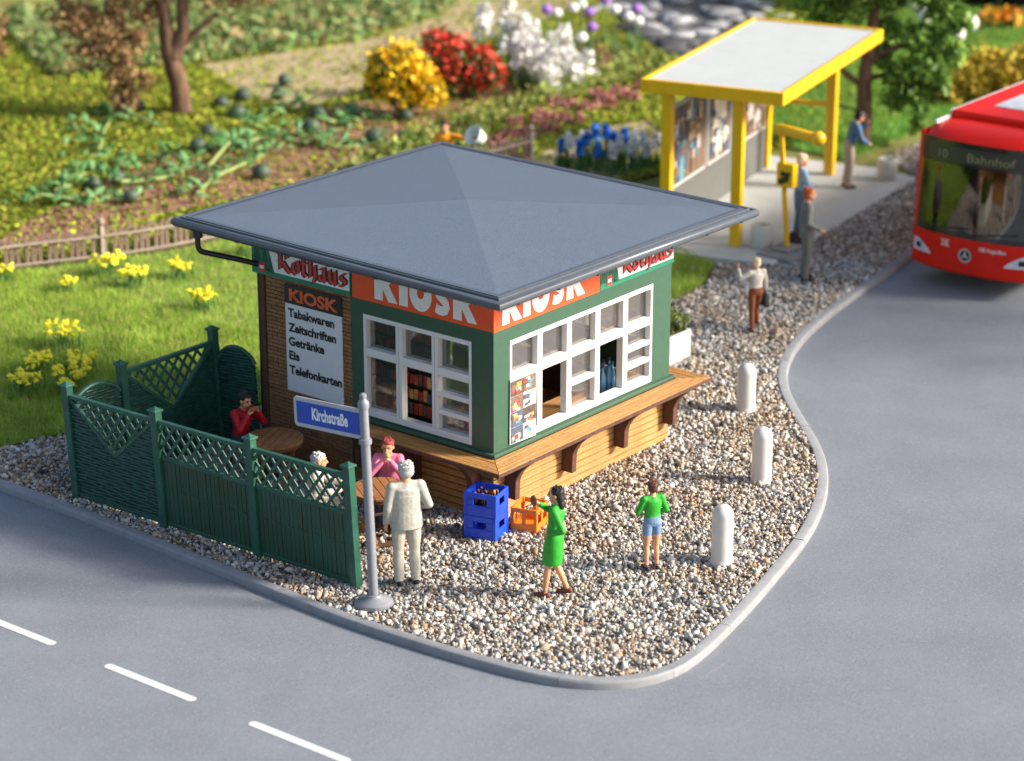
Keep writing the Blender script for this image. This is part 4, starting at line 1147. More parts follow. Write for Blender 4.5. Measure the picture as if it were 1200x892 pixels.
for s in np.arange(.1, pfs[-1] + .1, 4.62):
    p_, d = pat(min(s + .35, pfs[-1]))
    q = p_ - PO
    MB().box(q.x - .05, q.x + .05, q.y - .05, q.y + .05, -.05, .66).ell((q.x, q.y, .74), (.075, .075, .085), 12, 8).build('post', rail_m, pf)
q = pfp[-1] - PO
MB().box(q.x - .05, q.x + .05, q.y - .05, q.y + .05, -.05, .66).ell((q.x, q.y, .74), (.075, .075, .085), 12, 8).build('post', rail_m, pf)

# ------------------------------------------------------------------ plants
RT = Vector((math.sin(yaw), -math.cos(yaw), 0)); FWD = Vector((math.cos(yaw), math.sin(yaw), 0))
def off(b, dx, dz, dd=0.): v = Vector((b[0], b[1], 0)) + RT * dx + FWD * dd; return (v.x, v.y, dz)
bark = mat('bark', (.14, .075, .045), .9, var=.4, vscale=9, bump=.8, bscale=22, stretch=(1, 1, .25))
# daffodil clumps in the lawn
daf_leaf = mat('daffodil_leaf', rough=.6, var=.2, vscale=3, ramp=[(0, (.05, .13, .03)), (.6, (.11, .25, .06)), (1, (.17, .32, .08))], transl=.2)
daf_m = mat('daffodil_yellow', (.88, .79, .035), .6, var=.15, vscale=20)
gq = np.random.default_rng(50)
fl = MB()
for k in range(6):
    a = k * PI / 3
    fl.ell((.045 * math.cos(a), .045 * math.sin(a), 0), (.042, .028, .018), 6, 4, Matrix.Rotation(a, 3, 'Z'))
fl.lathe([(0, .0), (.022, .01), (.03, .05), (.0, .04)], seg=8)
me_fl = fl.mesh('flower', daf_m, True)
DAF = [((4.73, 13.12), 1.2, 'yellow daffodil clump against the picket fence post'), ((4.51, 12.21), 1.0, 'low yellow daffodil clump in front of the picket fence'), ((5.48, 11.93), .8, 'small yellow daffodil clump nearest the downpipe, left of it'), ((4.39, 10.26), .9, 'yellow daffodil clump standing alone in mid lawn'), ((1.36, 10.57), 1.3, 'widest yellow daffodil clump at the back of the group'), ((.23, 9.95), .85, 'yellow daffodil clump at the left of the lawn group'), ((.67, 9.39), 1., 'yellow daffodil clump at the right of the lawn group'), ((-.61, 9.32), 1.1, 'yellow daffodil clump farthest left, near the gravel'), ((.07, 8.94), 1.1, 'yellow daffodil clump nearest the green fence corner'), ((3.53, 12.86), .6, 'small faded yellow clump in the lawn before the fence'), ((7.24, 11.92), .9, 'yellow daffodil clump just behind the kiosk downpipe'), ((3.25, 14.3), .7, 'small yellow clump at the left end of the picket fence'), ((-.2, 8.75), .5, 'tiny yellow clump in the grass behind the fence corner')]
for (bx, by), sc_, lb in DAF:
    cl = thing('daffodil_clump', lb, 'flowers', (bx, by, 0), gq.random() * 6, 'daffodils in the lawn')
    n = 46
    Pq = gq.normal(size=(n, 2)) * .13 * sc_
    link('leaves', blades('leaves', Pq, .30 * sc_, .035, daf_leaf, int(gq.integers(1e6)), .45, 0), cl)
    for k in range(int(24 * sc_) + 6):
        a = gq.random() * 6.28; r = .27 * sc_ * math.sqrt(gq.random())
        o = link('flower', me_fl, cl); o.location = (r * math.cos(a), r * math.sin(a), (.24 + .13 * gq.random()) * sc_ ** .5); o.rotation_euler = (gq.normal() * .6, gq.normal() * .6, gq.random() * 6)
        s_ = .55 + .35 * gq.random(); o.scale = (s_, s_, s_)

# watermelon patch
vine_m = mat('vine_stem', (.25, .31, .09), .6, var=.2, vscale=6)
mleaf_m = [mat('melon_leaf_%d' % i, c, .5, var=.2, vscale=8, transl=.2) for i, c in enumerate(((.11, .26, .07), (.18, .35, .12), (.07, .19, .045)))]
VINES = [[(6.93, 17.87), (7.22, 17.68), (7.73, 17.22), (8.1, 16.94), (8.6, 16.84)], [(8.01, 17.91), (8.68, 18.52), (9.53, 18.75), (10.05, 19.05)], [(8.96, 17.27), (9.84, 17.25), (10.71, 17.29), (11.0, 17.49), (11.31, 18.25), (11.08, 18.54), (10.19, 18.31), (10.13, 18.77)], [(12.02, 22.06), (11.04, 20.57), (10.62, 19.7), (11.65, 20.63), (12.94, 21.78)], [(13.4, 22.75), (13.36, 22.13), (13.28, 21.57), (12.97, 20.45)], [(9.72, 15.79), (10.51, 16.07), (11.42, 16.22), (12.47, 16.81), (12.98, 16.96), (13.49, 17.53), (13.11, 17.6), (13.09, 18.02)], [(11.26, 16.98), (12.57, 17.68), (13.09, 18.02), (12.54, 17.91), (12.6, 18.63)], [(14.32, 18.77), (13.98, 17.74), (14.31, 16.92), (14.8, 17.55)], [(14.65, 16.9), (14.25, 16.18), (14.91, 15.77), (15.15, 15.47)], [(15.75, 17.64), (16.19, 17.52), (17.01, 17.82), (16.28, 16.98)], [(14.98, 19.68), (14.87, 18.95), (16.18, 19.29), (17.14, 19.46)], [(8.9, 18.24), (8.18, 18.06), (7.59, 17.74)]]
vp = thing('melon_vines', 'sprawling watermelon vines with broad green leaves in the bed', 'plant', (11, 18, 0))
lf = MB()
outl = [(0, 0), (.10, .09), (.16, .06), (.22, .13), (.30, .08), (.40, .07), (.46, 0), (.40, -.07), (.30, -.08), (.22, -.13), (.16, -.06), (.10, -.09)]
lf.add([(x, y, .05 * math.sin(x * 6) - abs(y) * .25) for x, y in outl] + [(.2, 0, .075)], [(i, (i + 1) % 12, 12) for i in range(12)])
me_lf = [lf.mesh('leaf', m) for m in mleaf_m]
for vi, pts in enumerate(VINES):
    q = spline([(x - 11, y - 18, .10 + .10 * math.sin(i * 1.7 + vi)) for i, (x, y) in enumerate(pts)], 5)
    stem = MB().tube(q, [.048 - .015 * i / len(q) for i in range(len(q))], 6).build('vine', vine_m, vp, smooth=True)
    for i in range(0, len(q), 2):
        for s in range(2 if vi in (7, 9, 10) else (1 if i % 6 else 2)):
            o = link('leaf', me_lf[rnd.randrange(3)], stem); o.location = q[i] + Vector((rnd.uniform(-.1, .1), rnd.uniform(-.1, .1), rnd.uniform(0, .10)))
            o.rotation_euler = (rnd.uniform(-.5, .5), rnd.uniform(-.7, .2), rnd.uniform(0, 6.28)); k = rnd.uniform(.5, .9); o.scale = (k, k, k)
for vi, pts in enumerate(VINES):
    for (x, y) in spline(pts, 3)[::1] and [(p.x, p.y) for p in spline(pts, 3)]:
        for q_ in range(2):
            o = link('leaf', me_lf[rnd.randrange(3)], vp); o.location = (x - 11 + rnd.gauss(0, .28), y - 18 + rnd.gauss(0, .28), rnd.uniform(.04, .18))
            o.rotation_euler = (rnd.uniform(-.4, .4), rnd.uniform(-.5, .2), rnd.uniform(0, 6.28)); k = rnd.uniform(.45, .85); o.scale = (k, k, k)
mel_m = mat('melon_skin', (.085, .115, .075), .6, vscale=3, second=(.04, .065, .042), bump=.1, bscale=12, stretch=(3, 3, .7), spec=.4)
melon = MB().ell((0, 0, 0), (.20, .20, .185), 18, 12).lathe([(.02, .18), (.016, .24), (.0, .25)], seg=8).mesh('watermelon', mel_m, True)
for x, y in [(14.03, 22.08), (8.7, 17.76), (9.36, 17.74), (8.49, 16.43), (12.28, 18.31), (13.35, 19.03), (11.55, 15.68), (15.48, 20.74), (15.01, 19.76), (17.01, 20.36), (18.13, 21.22), (16.17, 18.31), (15.08, 17.51), (15.28, 15.8), (16.32, 20.85), (17.3, 16.6)]:
    o = tag(link('watermelon', melon), 'dark green watermelon lying among the sprawling vines', 'watermelon', 'watermelons among the vines')
    o.location = (x, y, .12); k = rnd.uniform(.75, 1.08); o.scale = (k, k, k); o.rotation_euler = (rnd.uniform(-.6, .6), rnd.uniform(-.6, .6), rnd.uniform(0, 6))

# flowering bushes
def bush(name, label, base, cl, leaf_mat, n_leaf, size, bloom=None, n_bloom=0, bsize=.09, cat='bush', stems=6, seed=60, group=None):
    b_ = thing(name, label, cat, (base[0], base[1], 0), 0, group)
    B = np.array([base[0], base[1], 0])
    C_ = [np.array(off(base, dx, dz, dd)) - B for dx, dz, dd, r in cl]; R_ = [c[3] for c in cl]
    tot = sum(r ** 2 for r in R_)
    for k in range(stems):
        c_ = C_[k % len(C_)]
        MB().tube([(rnd.uniform(-.06, .06), rnd.uniform(-.06, .06), -.03), tuple(c_ * .5 + np.array([rnd.uniform(-.08, .08), rnd.uniform(-.08, .08), 0])), tuple(c_)], [.045, .03, .012], 6).build('stem', bark, b_)
    if n_leaf: link('foliage', leaves_mesh('foliage', clumps(C_, R_, [max(4, int(n_leaf * r * r / tot)) for r in R_], seed, shell=.3), size, leaf_mat, seed + 1), b_)
    if bloom:
        P_ = clumps(C_, [r * 1.05 for r in R_], [max(4, int(n_bloom * r * r / tot)) for r in R_], seed + 2, shell=.8)
        P_ = P_[P_[:, 2] > .25]
        link('blossom', leaves_mesh('blossom', P_, bsize, bloom, seed + 3, aspect=1.1, jit=.3), b_)
    return b_
def cols(*c): n = len(c); return [(i / (n - 1), x) for i, x in enumerate(c)]
yb = mat('yellow_blossom', rough=.6, var=.15, ramp=cols((.86, .50, .008), (.90, .66, .012), (.84, .40, .008)), transl=.2)
rbm = mat('red_blossom', rough=.6, var=.15, ramp=cols((.62, .02, .012), (.78, .06, .03), (.70, .10, .05)), transl=.2)
dkleaf = mat('dark_leaf', rough=.6, var=.2, ramp=cols((.035, .075, .02), (.09, .15, .035), (.20, .22, .05)), transl=.2)
m_ = .0198
bush('yellow_flower_bush', 'bush covered in yellow blossoms beside the red one', (17.64, 16.92), [(-.35, 1.1, 0, .50), (-.05, 1.25, .1, .45), (-.6, .75, 0, .35), (.35, .72, 0, .45), (.55, .55, -.1, .38), (0, .6, 0, .5), (.25, .95, .2, .35)], dkleaf, 900, .11, yb, 1500, .13, seed=61)
bush('red_flower_bush', 'bush covered in red blossoms between the yellow bush and white flowers', (19.9, 17.05), [(-.55, 1.25, 0, .42), (-.15, 1.05, 0, .45), (-.35, .75, -.1, .4), (.35, .80, 0, .42), (.65, .55, -.1, .40), (.1, .5, 0, .5)], dkleaf, 1200, .11, rbm, 1000, .13, seed=66)
# white flower spikes
wb = mat('white_blossom', rough=.6, var=.06, ramp=cols((.80, .77, .72), (.90, .88, .85), (.84, .82, .80)), transl=.15)
pb_m = mat('purple_blossom', rough=.6, var=.15, ramp=cols((.30, .12, .48), (.42, .22, .62)), transl=.15)
blue_b = mat('blue_blossom', rough=.55, var=.15, ramp=cols((.02, .19, .66), (.05, .30, .80)), transl=.1)
stem_g = mat('green_stem', (.10, .19, .06), .6, var=.2)
def spike(name, label, base, h, blossom, r0=.16, hs=.75, group=None, n=110, seed=1):
    f_ = thing(name, label, 'flower', (base[0], base[1], 0), 0, group)
    MB().tube([(0, 0, -.03), (.01, 0, h)], .022, 6).build('stem', stem_g, f_)
    link('leaves', blades('leaves', np.random.default_rng(seed).normal(size=(26, 2)) * .09, .55 * h, .05, daf_leaf, seed, .4, 0), f_)
    g = np.random.default_rng(seed + 5); z = g.random(n); a = g.random(n) * 6.28
    r = r0 * (1 - .55 * z) * (.7 + .3 * np.sin(z * 22))
    Pp = np.stack([r * np.cos(a), r * np.sin(a), h - hs * (1 - z)], 1)
    link('blossom', leaves_mesh('blossom', Pp, .15 if r0 > .1 else .11, blossom, seed + 9, aspect=1.1), f_)
lup = [((22.2, 18.29), 1.75), ((24.47, 19.38), 1.5), ((22.2, 17.55), 1.35), ((22.47, 17.21), 1.6), ((21.36, 16.41), 1.35), ((21.62, 16.09), 1.25), ((21.82, 15.83), 1.15), ((23.09, 16.44), 1.3), ((21.24, 15.56), .95), ((22.0, 16.9), 1.25), ((21.7, 16.6), 1.0), ((22.6, 16.0), .85), ((22.9, 17.3), 1.3), ((23.4, 17.0), 1.0), ((22.2, 15.5), .8), ((23.0, 15.7), .75)]
for i, (b_, h) in enumerate(lup): spike('white_flower_spike', 'tall white flower spike in the cluster behind the red bush', b_, h, wb, .29, .8, 'white flower spikes', seed=100 + i)
al_w = MB()
for k in range(1): al_w.ell((0, 0, 0), (.145, .145, .13), 14, 9)
alw, alp = al_w.mesh('flower_head', mat('white_pompon', (.78, .77, .74), .8, var=.15, vscale=30, bump=.8, bscale=60), True), al_w.mesh('flower_head', mat('purple_pompon', (.34, .15, .52), .8, var=.25, vscale=30, bump=.8, bscale=60), True)
for i, (x, y) in enumerate([(25.67, 18.7), (25.53, 18.06), (26.49, 18.52), (23.72, 16.41), (26.04, 17.11), (26.01, 16.67), (26.17, 16.47), (24.95, 18.47), (25.79, 17.74), (24.88, 16.97), (26.88, 18.03), (26.96, 17.1)]):
    wv = i < 7
    a_ = thing('globe_flower', 'white globe flower on a thin stem left of the stream' if wv else 'purple globe flower on a thin stem left of the stream', 'flower', (x, y, 0), 0, 'white globe flowers' if wv else 'purple globe flowers')
    h = .82 + .12 * ((i * 5) % 3)
    MB().tube([(0, 0, -.03), (.02, .01, h)], .02, 6).build('stem', stem_g, a_)
    o = link('flower_head', alw if wv else alp, a_); o.location = (.02, .01, h + .06)
    link('leaves', blades('leaves', gq.normal(size=(14, 2)) * .08, .4, .06, daf_leaf, 300 + i, .6, 0), a_)
hy = [(16.26, 11.29), (16.22, 10.77), (16.54, 10.83), (16.48, 10.45), (17.46, 11.29), (17.32, 10.89), (17.48, 10.8), (17.52, 10.53), (16.29, 11.13), (17.07, 11.31), (16.44, 10.05), (16.76, 10.11), (16.91, 9.92), (17.57, 10.23), (17.36, 9.91), (17.2, 9.7), (17.7, 9.8)]
for i, b_ in enumerate(hy):
    bl_ = i < 8
    spike('hyacinth', 'blue hyacinth in the clump between kiosk roof and shelter' if bl_ else 'white hyacinth in the clump between kiosk roof and shelter', b_, .60 + .08 * (i % 3), blue_b if bl_ else wb, .085, .30, 'blue hyacinths' if bl_ else 'white hyacinths', 70, 400 + i)
# pink cushions and the leafy edging
pk = mat('pink_cushion', rough=.8, var=.15, ramp=cols((.30, .10, .09), (.48, .19, .16), (.55, .27, .22)))
for i, (x, y) in enumerate([(18.41, 14.27), (17.47, 13.69), (19.36, 14.25), (19.35, 13.74), (19.42, 13.28), (18.4, 13.28), (20.59, 14.45), (21.72, 14.41), (20.55, 13.83), (21.18, 13.71), (22.32, 14.23), (22.09, 13.68), (17.84, 13.47), (16.73, 13.39), (20.47, 14.73), (23.1, 14.1), (21.5, 14.0), (18.9, 14.0)]):
    Pp = clumps([(0, 0, .10)], [.20], [170], 500 + i, (1.15, 1.15, .8), .7)
    o = tag(link('pink_cushion_plant', leaves_mesh('pink_cushion_plant', Pp, .07, pk, 520 + i, aspect=1.1)), 'round pink cushion plant in the row along the hedge', 'plant', 'pink cushion plants')
    o.location = (x, y, 0)
hedge_m = mat('edging_leaf', rough=.65, var=.22, vscale=1.2, ramp=cols((.10, .17, .03), (.27, .34, .06), (.42, .45, .10), (.24, .20, .06)), transl=.3)
GC = [(11.0, 14.2), (12.03, 14.6), (16.06, 15.4), (19.01, 15.7), (21.72, 15.8), (25.67, 16.2), (26.2, 15.0), (24.4, 14.1), (22.5, 14.9), (19.76, 14.9), (17.14, 14.1), (14.64, 13.4), (12.74, 13.3)]
Pg = scatter(GC, 150, 71)
o = link('leafy_edging', leaves_mesh('leafy_edging', np.concatenate([Pg, np.abs(gr.normal(size=(len(Pg), 1))) * .12 + .02], 1), .13, hedge_m, 72, nrm=np.array([0, 0, .6]), spread=1))
tag(o, 'low yellow green ground cover edging the flower bed', 'ground cover', kind='stuff')
TG = [(24.2, 31), (31.5, 26.6), (27.04, 23.6), (23.13, 23.3), (20.61, 24.0), (18.34, 24.6), (15, 26), (19, 33)]
Pg = scatter(TG, 200, 73)
tgm = mat('far_groundcover', rough=.65, var=.25, vscale=.8, ramp=cols((.10, .20, .05), (.22, .36, .10), (.38, .46, .17), (.34, .22, .09), (.18, .29, .09)), transl=.3)
o = link('far_ground_cover', leaves_mesh('far_ground_cover', np.concatenate([Pg, np.abs(gr.normal(size=(len(Pg), 1))) * .12 + .02], 1), .15, tgm, 74, nrm=np.array([0, 0, .5]), spread=1))
tag(o, 'low green leafy ground cover beyond the sandy path', 'ground cover', kind='stuff')
# stream with pale rocks
sheet('stream', STREAM, -.02, mat('wet_stone', (.16, .16, .17), .35, vscale=1.2, second=(.045, .045, .05), bump=.6, bscale=6, speck=[(4, (.45, .45, .46), .6)]))
rock_m = [mat('rock_%d' % i, c, .8, var=.3, vscale=3, bump=.8, bscale=8) for i, c in enumerate(((.36, .36, .37), (.20, .20, .21), (.07, .07, .075)))]
V0_, F0_ = icosa()
def rock(x, y, s, mi, seed):
    g = np.random.default_rng(seed)
    me = np_mesh('rock', V0_ * (1 + .22 * g.normal(size=(12, 1))) * np.array([1.3, .9, .33]) * s, F0_, [rock_m[mi]])
    o = tag(link('rock', me), ('pale grey rock', 'mid grey rock', 'dark grey rock')[mi] + ' in the stream bed behind the shelter roof', 'rock', ('pale rocks in the stream', 'mid grey rocks in the stream', 'dark rocks in the stream')[mi])
    o.location = (x, y, s * .12); o.rotation_euler = (0, 0, g.random() * 6)
    bevel(o, s * .12, 2)
k = 0
for (a, b, n, w_, mi) in (((31.2, 21.0), (27.6, 14.2), 26, .45, 0), ((33.6, 20.5), (29.5, 14.6), 22, .35, 1), ((30.0, 19.6), (26.0, 14.6), 20, .3, 2), ((36.6, 20.6), (32.2, 16.2), 16, .25, 0), ((33, 22.5), (35.8, 22.2), 8, .3, 1)):
    for i in range(n):
        f = i / n; k += 1
        rock(a[0] + (b[0] - a[0]) * f + rnd.gauss(0, w_), a[1] + (b[1] - a[1]) * f + rnd.gauss(0, w_), rnd.uniform(.2, .42), mi, 700 + k)

# trees
def tree(name, label, base, limbs, cl, leaf_mat, n_leaf, size, seed, group=None, shell=.35, aspect=1.7):
    t_ = thing(name, label, 'tree', (base[0], base[1], 0), 0, group)
    B = np.array([base[0], base[1], 0])
    for i, (pts, r0, r1) in enumerate(limbs):
        q = spline([tuple(np.array(off(base, *p)) - B) for p in pts], 5)
        MB().tube(q, [r0 + (r1 - r0) * j / (len(q) - 1) + .012 * math.sin(j * 2.1) for j in range(len(q))], 10).build('trunk' if i == 0 else 'limb', bark, t_, smooth=True)
    C_ = [np.array(off(base, c[0], c[1], c[2])) - B for c in cl]; R_ = [c[3] for c in cl]; tot = sum(r * r for r in R_)
    link('crown', leaves_mesh('crown', clumps(C_, R_, [int(n_leaf * r * r / tot) for r in R_], seed, shell=shell), size, leaf_mat, seed + 1, aspect=aspect), t_)
    return t_
brownleaf = mat('dry_leaf', rough=.75, var=.3, vscale=2, ramp=cols((.14, .065, .03), (.34, .18, .08), (.48, .29, .15), (.24, .14, .05), (.42, .34, .11)), transl=.2)
tree('brown_tree', 'tree with dark brown trunk and dry brown foliage behind the vines', (14.56, 21.13), [([(0, -.05, 0), (-.05, .7, 0), (-.25, 1.5, 0), (-.30, 2.3, 0), (-.55, 3.4, .1)], .26, .14), ([(-.18, 1.3, 0), (.10, 1.9, 0), (.12, 2.6, 0), (.25, 3.8, 0)], .20, .11), ([(-.05, 1.45, 0), (.45, 1.95, 0), (.9, 2.3, .2)], .10, .05)],
     [(-.75, 2.35, 0, .42), (-1.4, 2.2, .3, .5), (-2.0, 2.25, 0, .5), (-2.6, 2.45, 0, .45), (-1.2, 2.85, 0, .6), (-.3, 3.0, 0, .5), (.7, 2.85, 0, .42), (1.3, 2.65, .2, .42), (1.95, 2.8, 0, .4), (0, 4.2, 0, 1.0), (-1.6, 4.0, 0, 1.0), (1.4, 4.2, 0, 1.0)], brownleaf, 4600, .085, 81, shell=.2)
bb = (13.3, 21.9)
tree('brown_bush', 'twiggy dry brown bush left of the brown tree trunk', bb, [([(0, -.05, 0), (.1, .6, 0), (0, 1.4, 0)], .05, .02), ([(.1, .1, 0), (.5, .7, 0), (.6, 1.1, 0)], .05, .015), ([(0, .1, 0), (-.4, .8, 0)], .04, .015)],
     [(-.2, 1.9, 0, .5), (.1, 1.5, 0, .5), (.0, 1.0, 0, .45), (.3, .7, 0, .4), (-.6, 1.6, 0, .5), (-.9, 2.2, .2, .5), (.5, 1.9, 0, .4), (.1, .4, 0, .35), (.65, .9, 0, .25)], brownleaf, 2100, .085, 84, shell=.2)
tree('brown_bush', 'dark brown dry bush at the far left edge behind the moss', (13.6, 27.3), [([(0, -.05, 0), (0, .8, 0), (.1, 1.6, 0)], .06, .02)],
     [(-.2, 1.4, 0, .6), (.4, 1.5, 0, .5), (-.8, 1.5, 0, .6), (.5, .9, 0, .4), (0, .8, 0, .5)], brownleaf, 1600, .10, 87, shell=.2)
conleaf = mat('green_crown', rough=.6, var=.25, vscale=1.2, ramp=cols((.05, .13, .02), (.14, .28, .04), (.26, .44, .07), (.36, .54, .10)), transl=.3)
gt = (21.89, 7.21); s_ = .0189
def px(u, v, r=26, dd=0.): return ((u - 1010) * s_, (170 - v) * s_ / .94, dd, r * s_)
tree('green_tree', 'dense dark green tree between shelter and bus', gt, [([(0, -.05, 0), (.02, .8, 0), (0, 1.6, 0), (.1, 2.6, 0), (.2, 3.6, 0)], .20, .10), ([(0, 1.3, 0), (-.5, 1.7, 0), (-.8, 2.2, 0)], .08, .04), ([(0, 1.5, 0), (.7, 1.6, 0), (1.2, 1.4, -.1)], .08, .03), ([(0, 1.9, 0), (.9, 2.3, 0), (1.6, 2.4, 0)], .08, .03), ([(0, .75, 0), (-.7, .95, 0)], .04, .02)],
     [px(*a) for a in ((960, 25, 22), (940, 5, 22, .3), (990, 15, 24), (1032, 6, 20), (1090, 12, 22), (1115, 28, 18), (1098, 52, 20), (1066, 50, 20), (1035, 45, 20, .4), (1112, 66, 16), (1078, 82, 20), (1048, 90, 20), (1094, 98, 17), (1066, 112, 18), (1045, 120, 14), (1078, 135, 13), (1074, 150, 9), (1028, 72, 16, .3), (1000, -25, 40), (1060, -30, 45), (1100, -20, 35), (950, -20, 30))], conleaf, 8500, .115, 91, shell=.5, aspect=1.3)
ysh = mat('yellow_shrub_leaf', rough=.8, var=.2, vscale=2, ramp=cols((.32, .24, .02), (.56, .41, .04), (.68, .50, .06), (.42, .36, .05)), transl=.2)
bush('yellow_shrub', 'mossy yellow shrub on the grass behind the bus', (27.0, 7.1), [(-.7, .35, 0, .5), (-.1, .55, 0, .6), (.6, .6, 0, .6), (1.3, .6, 0, .65), (2.0, .7, 0, .7), (.2, .9, .3, .5), (1.2, 1.0, .3, .5)], ysh, 3600, .11, seed=95)
# flowers at the far right
for i, (x, y, h, c_, lb) in enumerate(((33.81, 12.87, .55, 'w', 'white flower high behind the green tree crown'), (33.2, 12.2, .35, 'w', 'lower white flower behind the green tree crown'), (34.3, 12.6, .6, 'p', 'purple flower beside the white ones behind the green tree'), (32.86, 10.61, .4, 'w', 'white flower on the grass right of the green tree'), (31.6, 10.3, .35, 'w', 'drooping white flower at the right edge of the green tree'))):
    a_ = thing('tulip', lb, 'flower', (x, y, 0), 0, 'flowers on the far lawn')
    MB().tube([(0, 0, -.03), (0, 0, h)], .03, 6).build('stem', stem_g, a_)
    MB().ell((0, 0, h + .12), (.19, .19, .22), 12, 8).build('flower_head', alw.materials[0] if c_ == 'w' else alp.materials[0], a_, True)
bush('orange_flower_plant', 'orange flower patch at the far right edge of the lawn', (34.9, 10.8), [(-.3, .25, 0, .3), (.3, .25, 0, .3)], ysh, 120, .12, mat('orange_blossom', rough=.6, var=.1, ramp=cols((.75, .25, .02), (.80, .40, .02))), 160, .16, seed=98)
hd = thing('dark_backdrop', 'added hedge shape standing in for the black backdrop beyond the lawn', 'hedge', (37.0, 12.9, 0))  # leafy screen added in place of the black backdrop beyond the lawn
Ph = np.random.default_rng(97); n = 9000
uu = Ph.random(n) * 20 - 3
A_ = np.array([42 - 42, 0, 0])
Pp = np.stack([uu * .64, -uu * .77, Ph.random(n) * 3.4], 1) + Ph.normal(size=(n, 3)) * .3
dhm = mat('backdrop_dark_leaf', rough=.8, var=.2, ramp=cols((.006, .010, .005), (.02, .032, .012)))
link('foliage', leaves_mesh('foliage', Pp, .35, dhm, 98), hd)
MB().prism([(-3, 0), (17, 0), (17, 3.2), (-3, 3.2)], (0, 0, -.05), (.64, -.77, 0), (0, 0, 1), (.46, .38, 0)).build('core', mat('backdrop_core', (.006, .008, .005), .9), hd)

# ------------------------------------------------------------------ people
def skin_mat(): return mat('skin', (.62, .30, .165), .55, var=.08, vscale=12, sss=.1)
def cloth(name, c, r=.65): return mat('cloth_' + name, c, r, var=.12, vscale=14, bump=.30, bscale=26, spec=.3)
STAND = dict(pelvis=(0, 0, .95), waist=(0, 0, 1.09), chest=(.0, 0, 1.28), neck=(-.01, 0, 1.44), head=(.03, 0, 1.60),
             shL=(-.005, .165, 1.395), shR=(-.005, -.165, 1.395), elL=(-.03, .235, 1.13), elR=(-.03, -.235, 1.13), wrL=(.06, .245, .89), wrR=(.06, -.245, .89),
             hipL=(0, .088, .91), hipR=(0, -.088, .91), knL=(.025, .095, .50), knR=(.025, -.095, .50), anL=(-.02, .10, .085), anR=(-.02, -.10, .085), toeL=(.14, .115, .035), toeR=(.14, -.115, .035))
SIT = dict(STAND); 
for k_ in ('pelvis', 'waist', 'chest', 'neck', 'head', 'shL', 'shR', 'elL', 'elR', 'wrL', 'wrR'): SIT[k_] = (STAND[k_][0], STAND[k_][1], STAND[k_][2] - .40)
SIT.update(hipL=(.03, .09, .53), hipR=(.03, -.09, .53), knL=(.44, .10, .52), knR=(.44, -.10, .52), anL=(.40, .10, .085), anR=(.40, -.10, .085), toeL=(.57, .115, .035), toeR=(.57, -.115, .035))
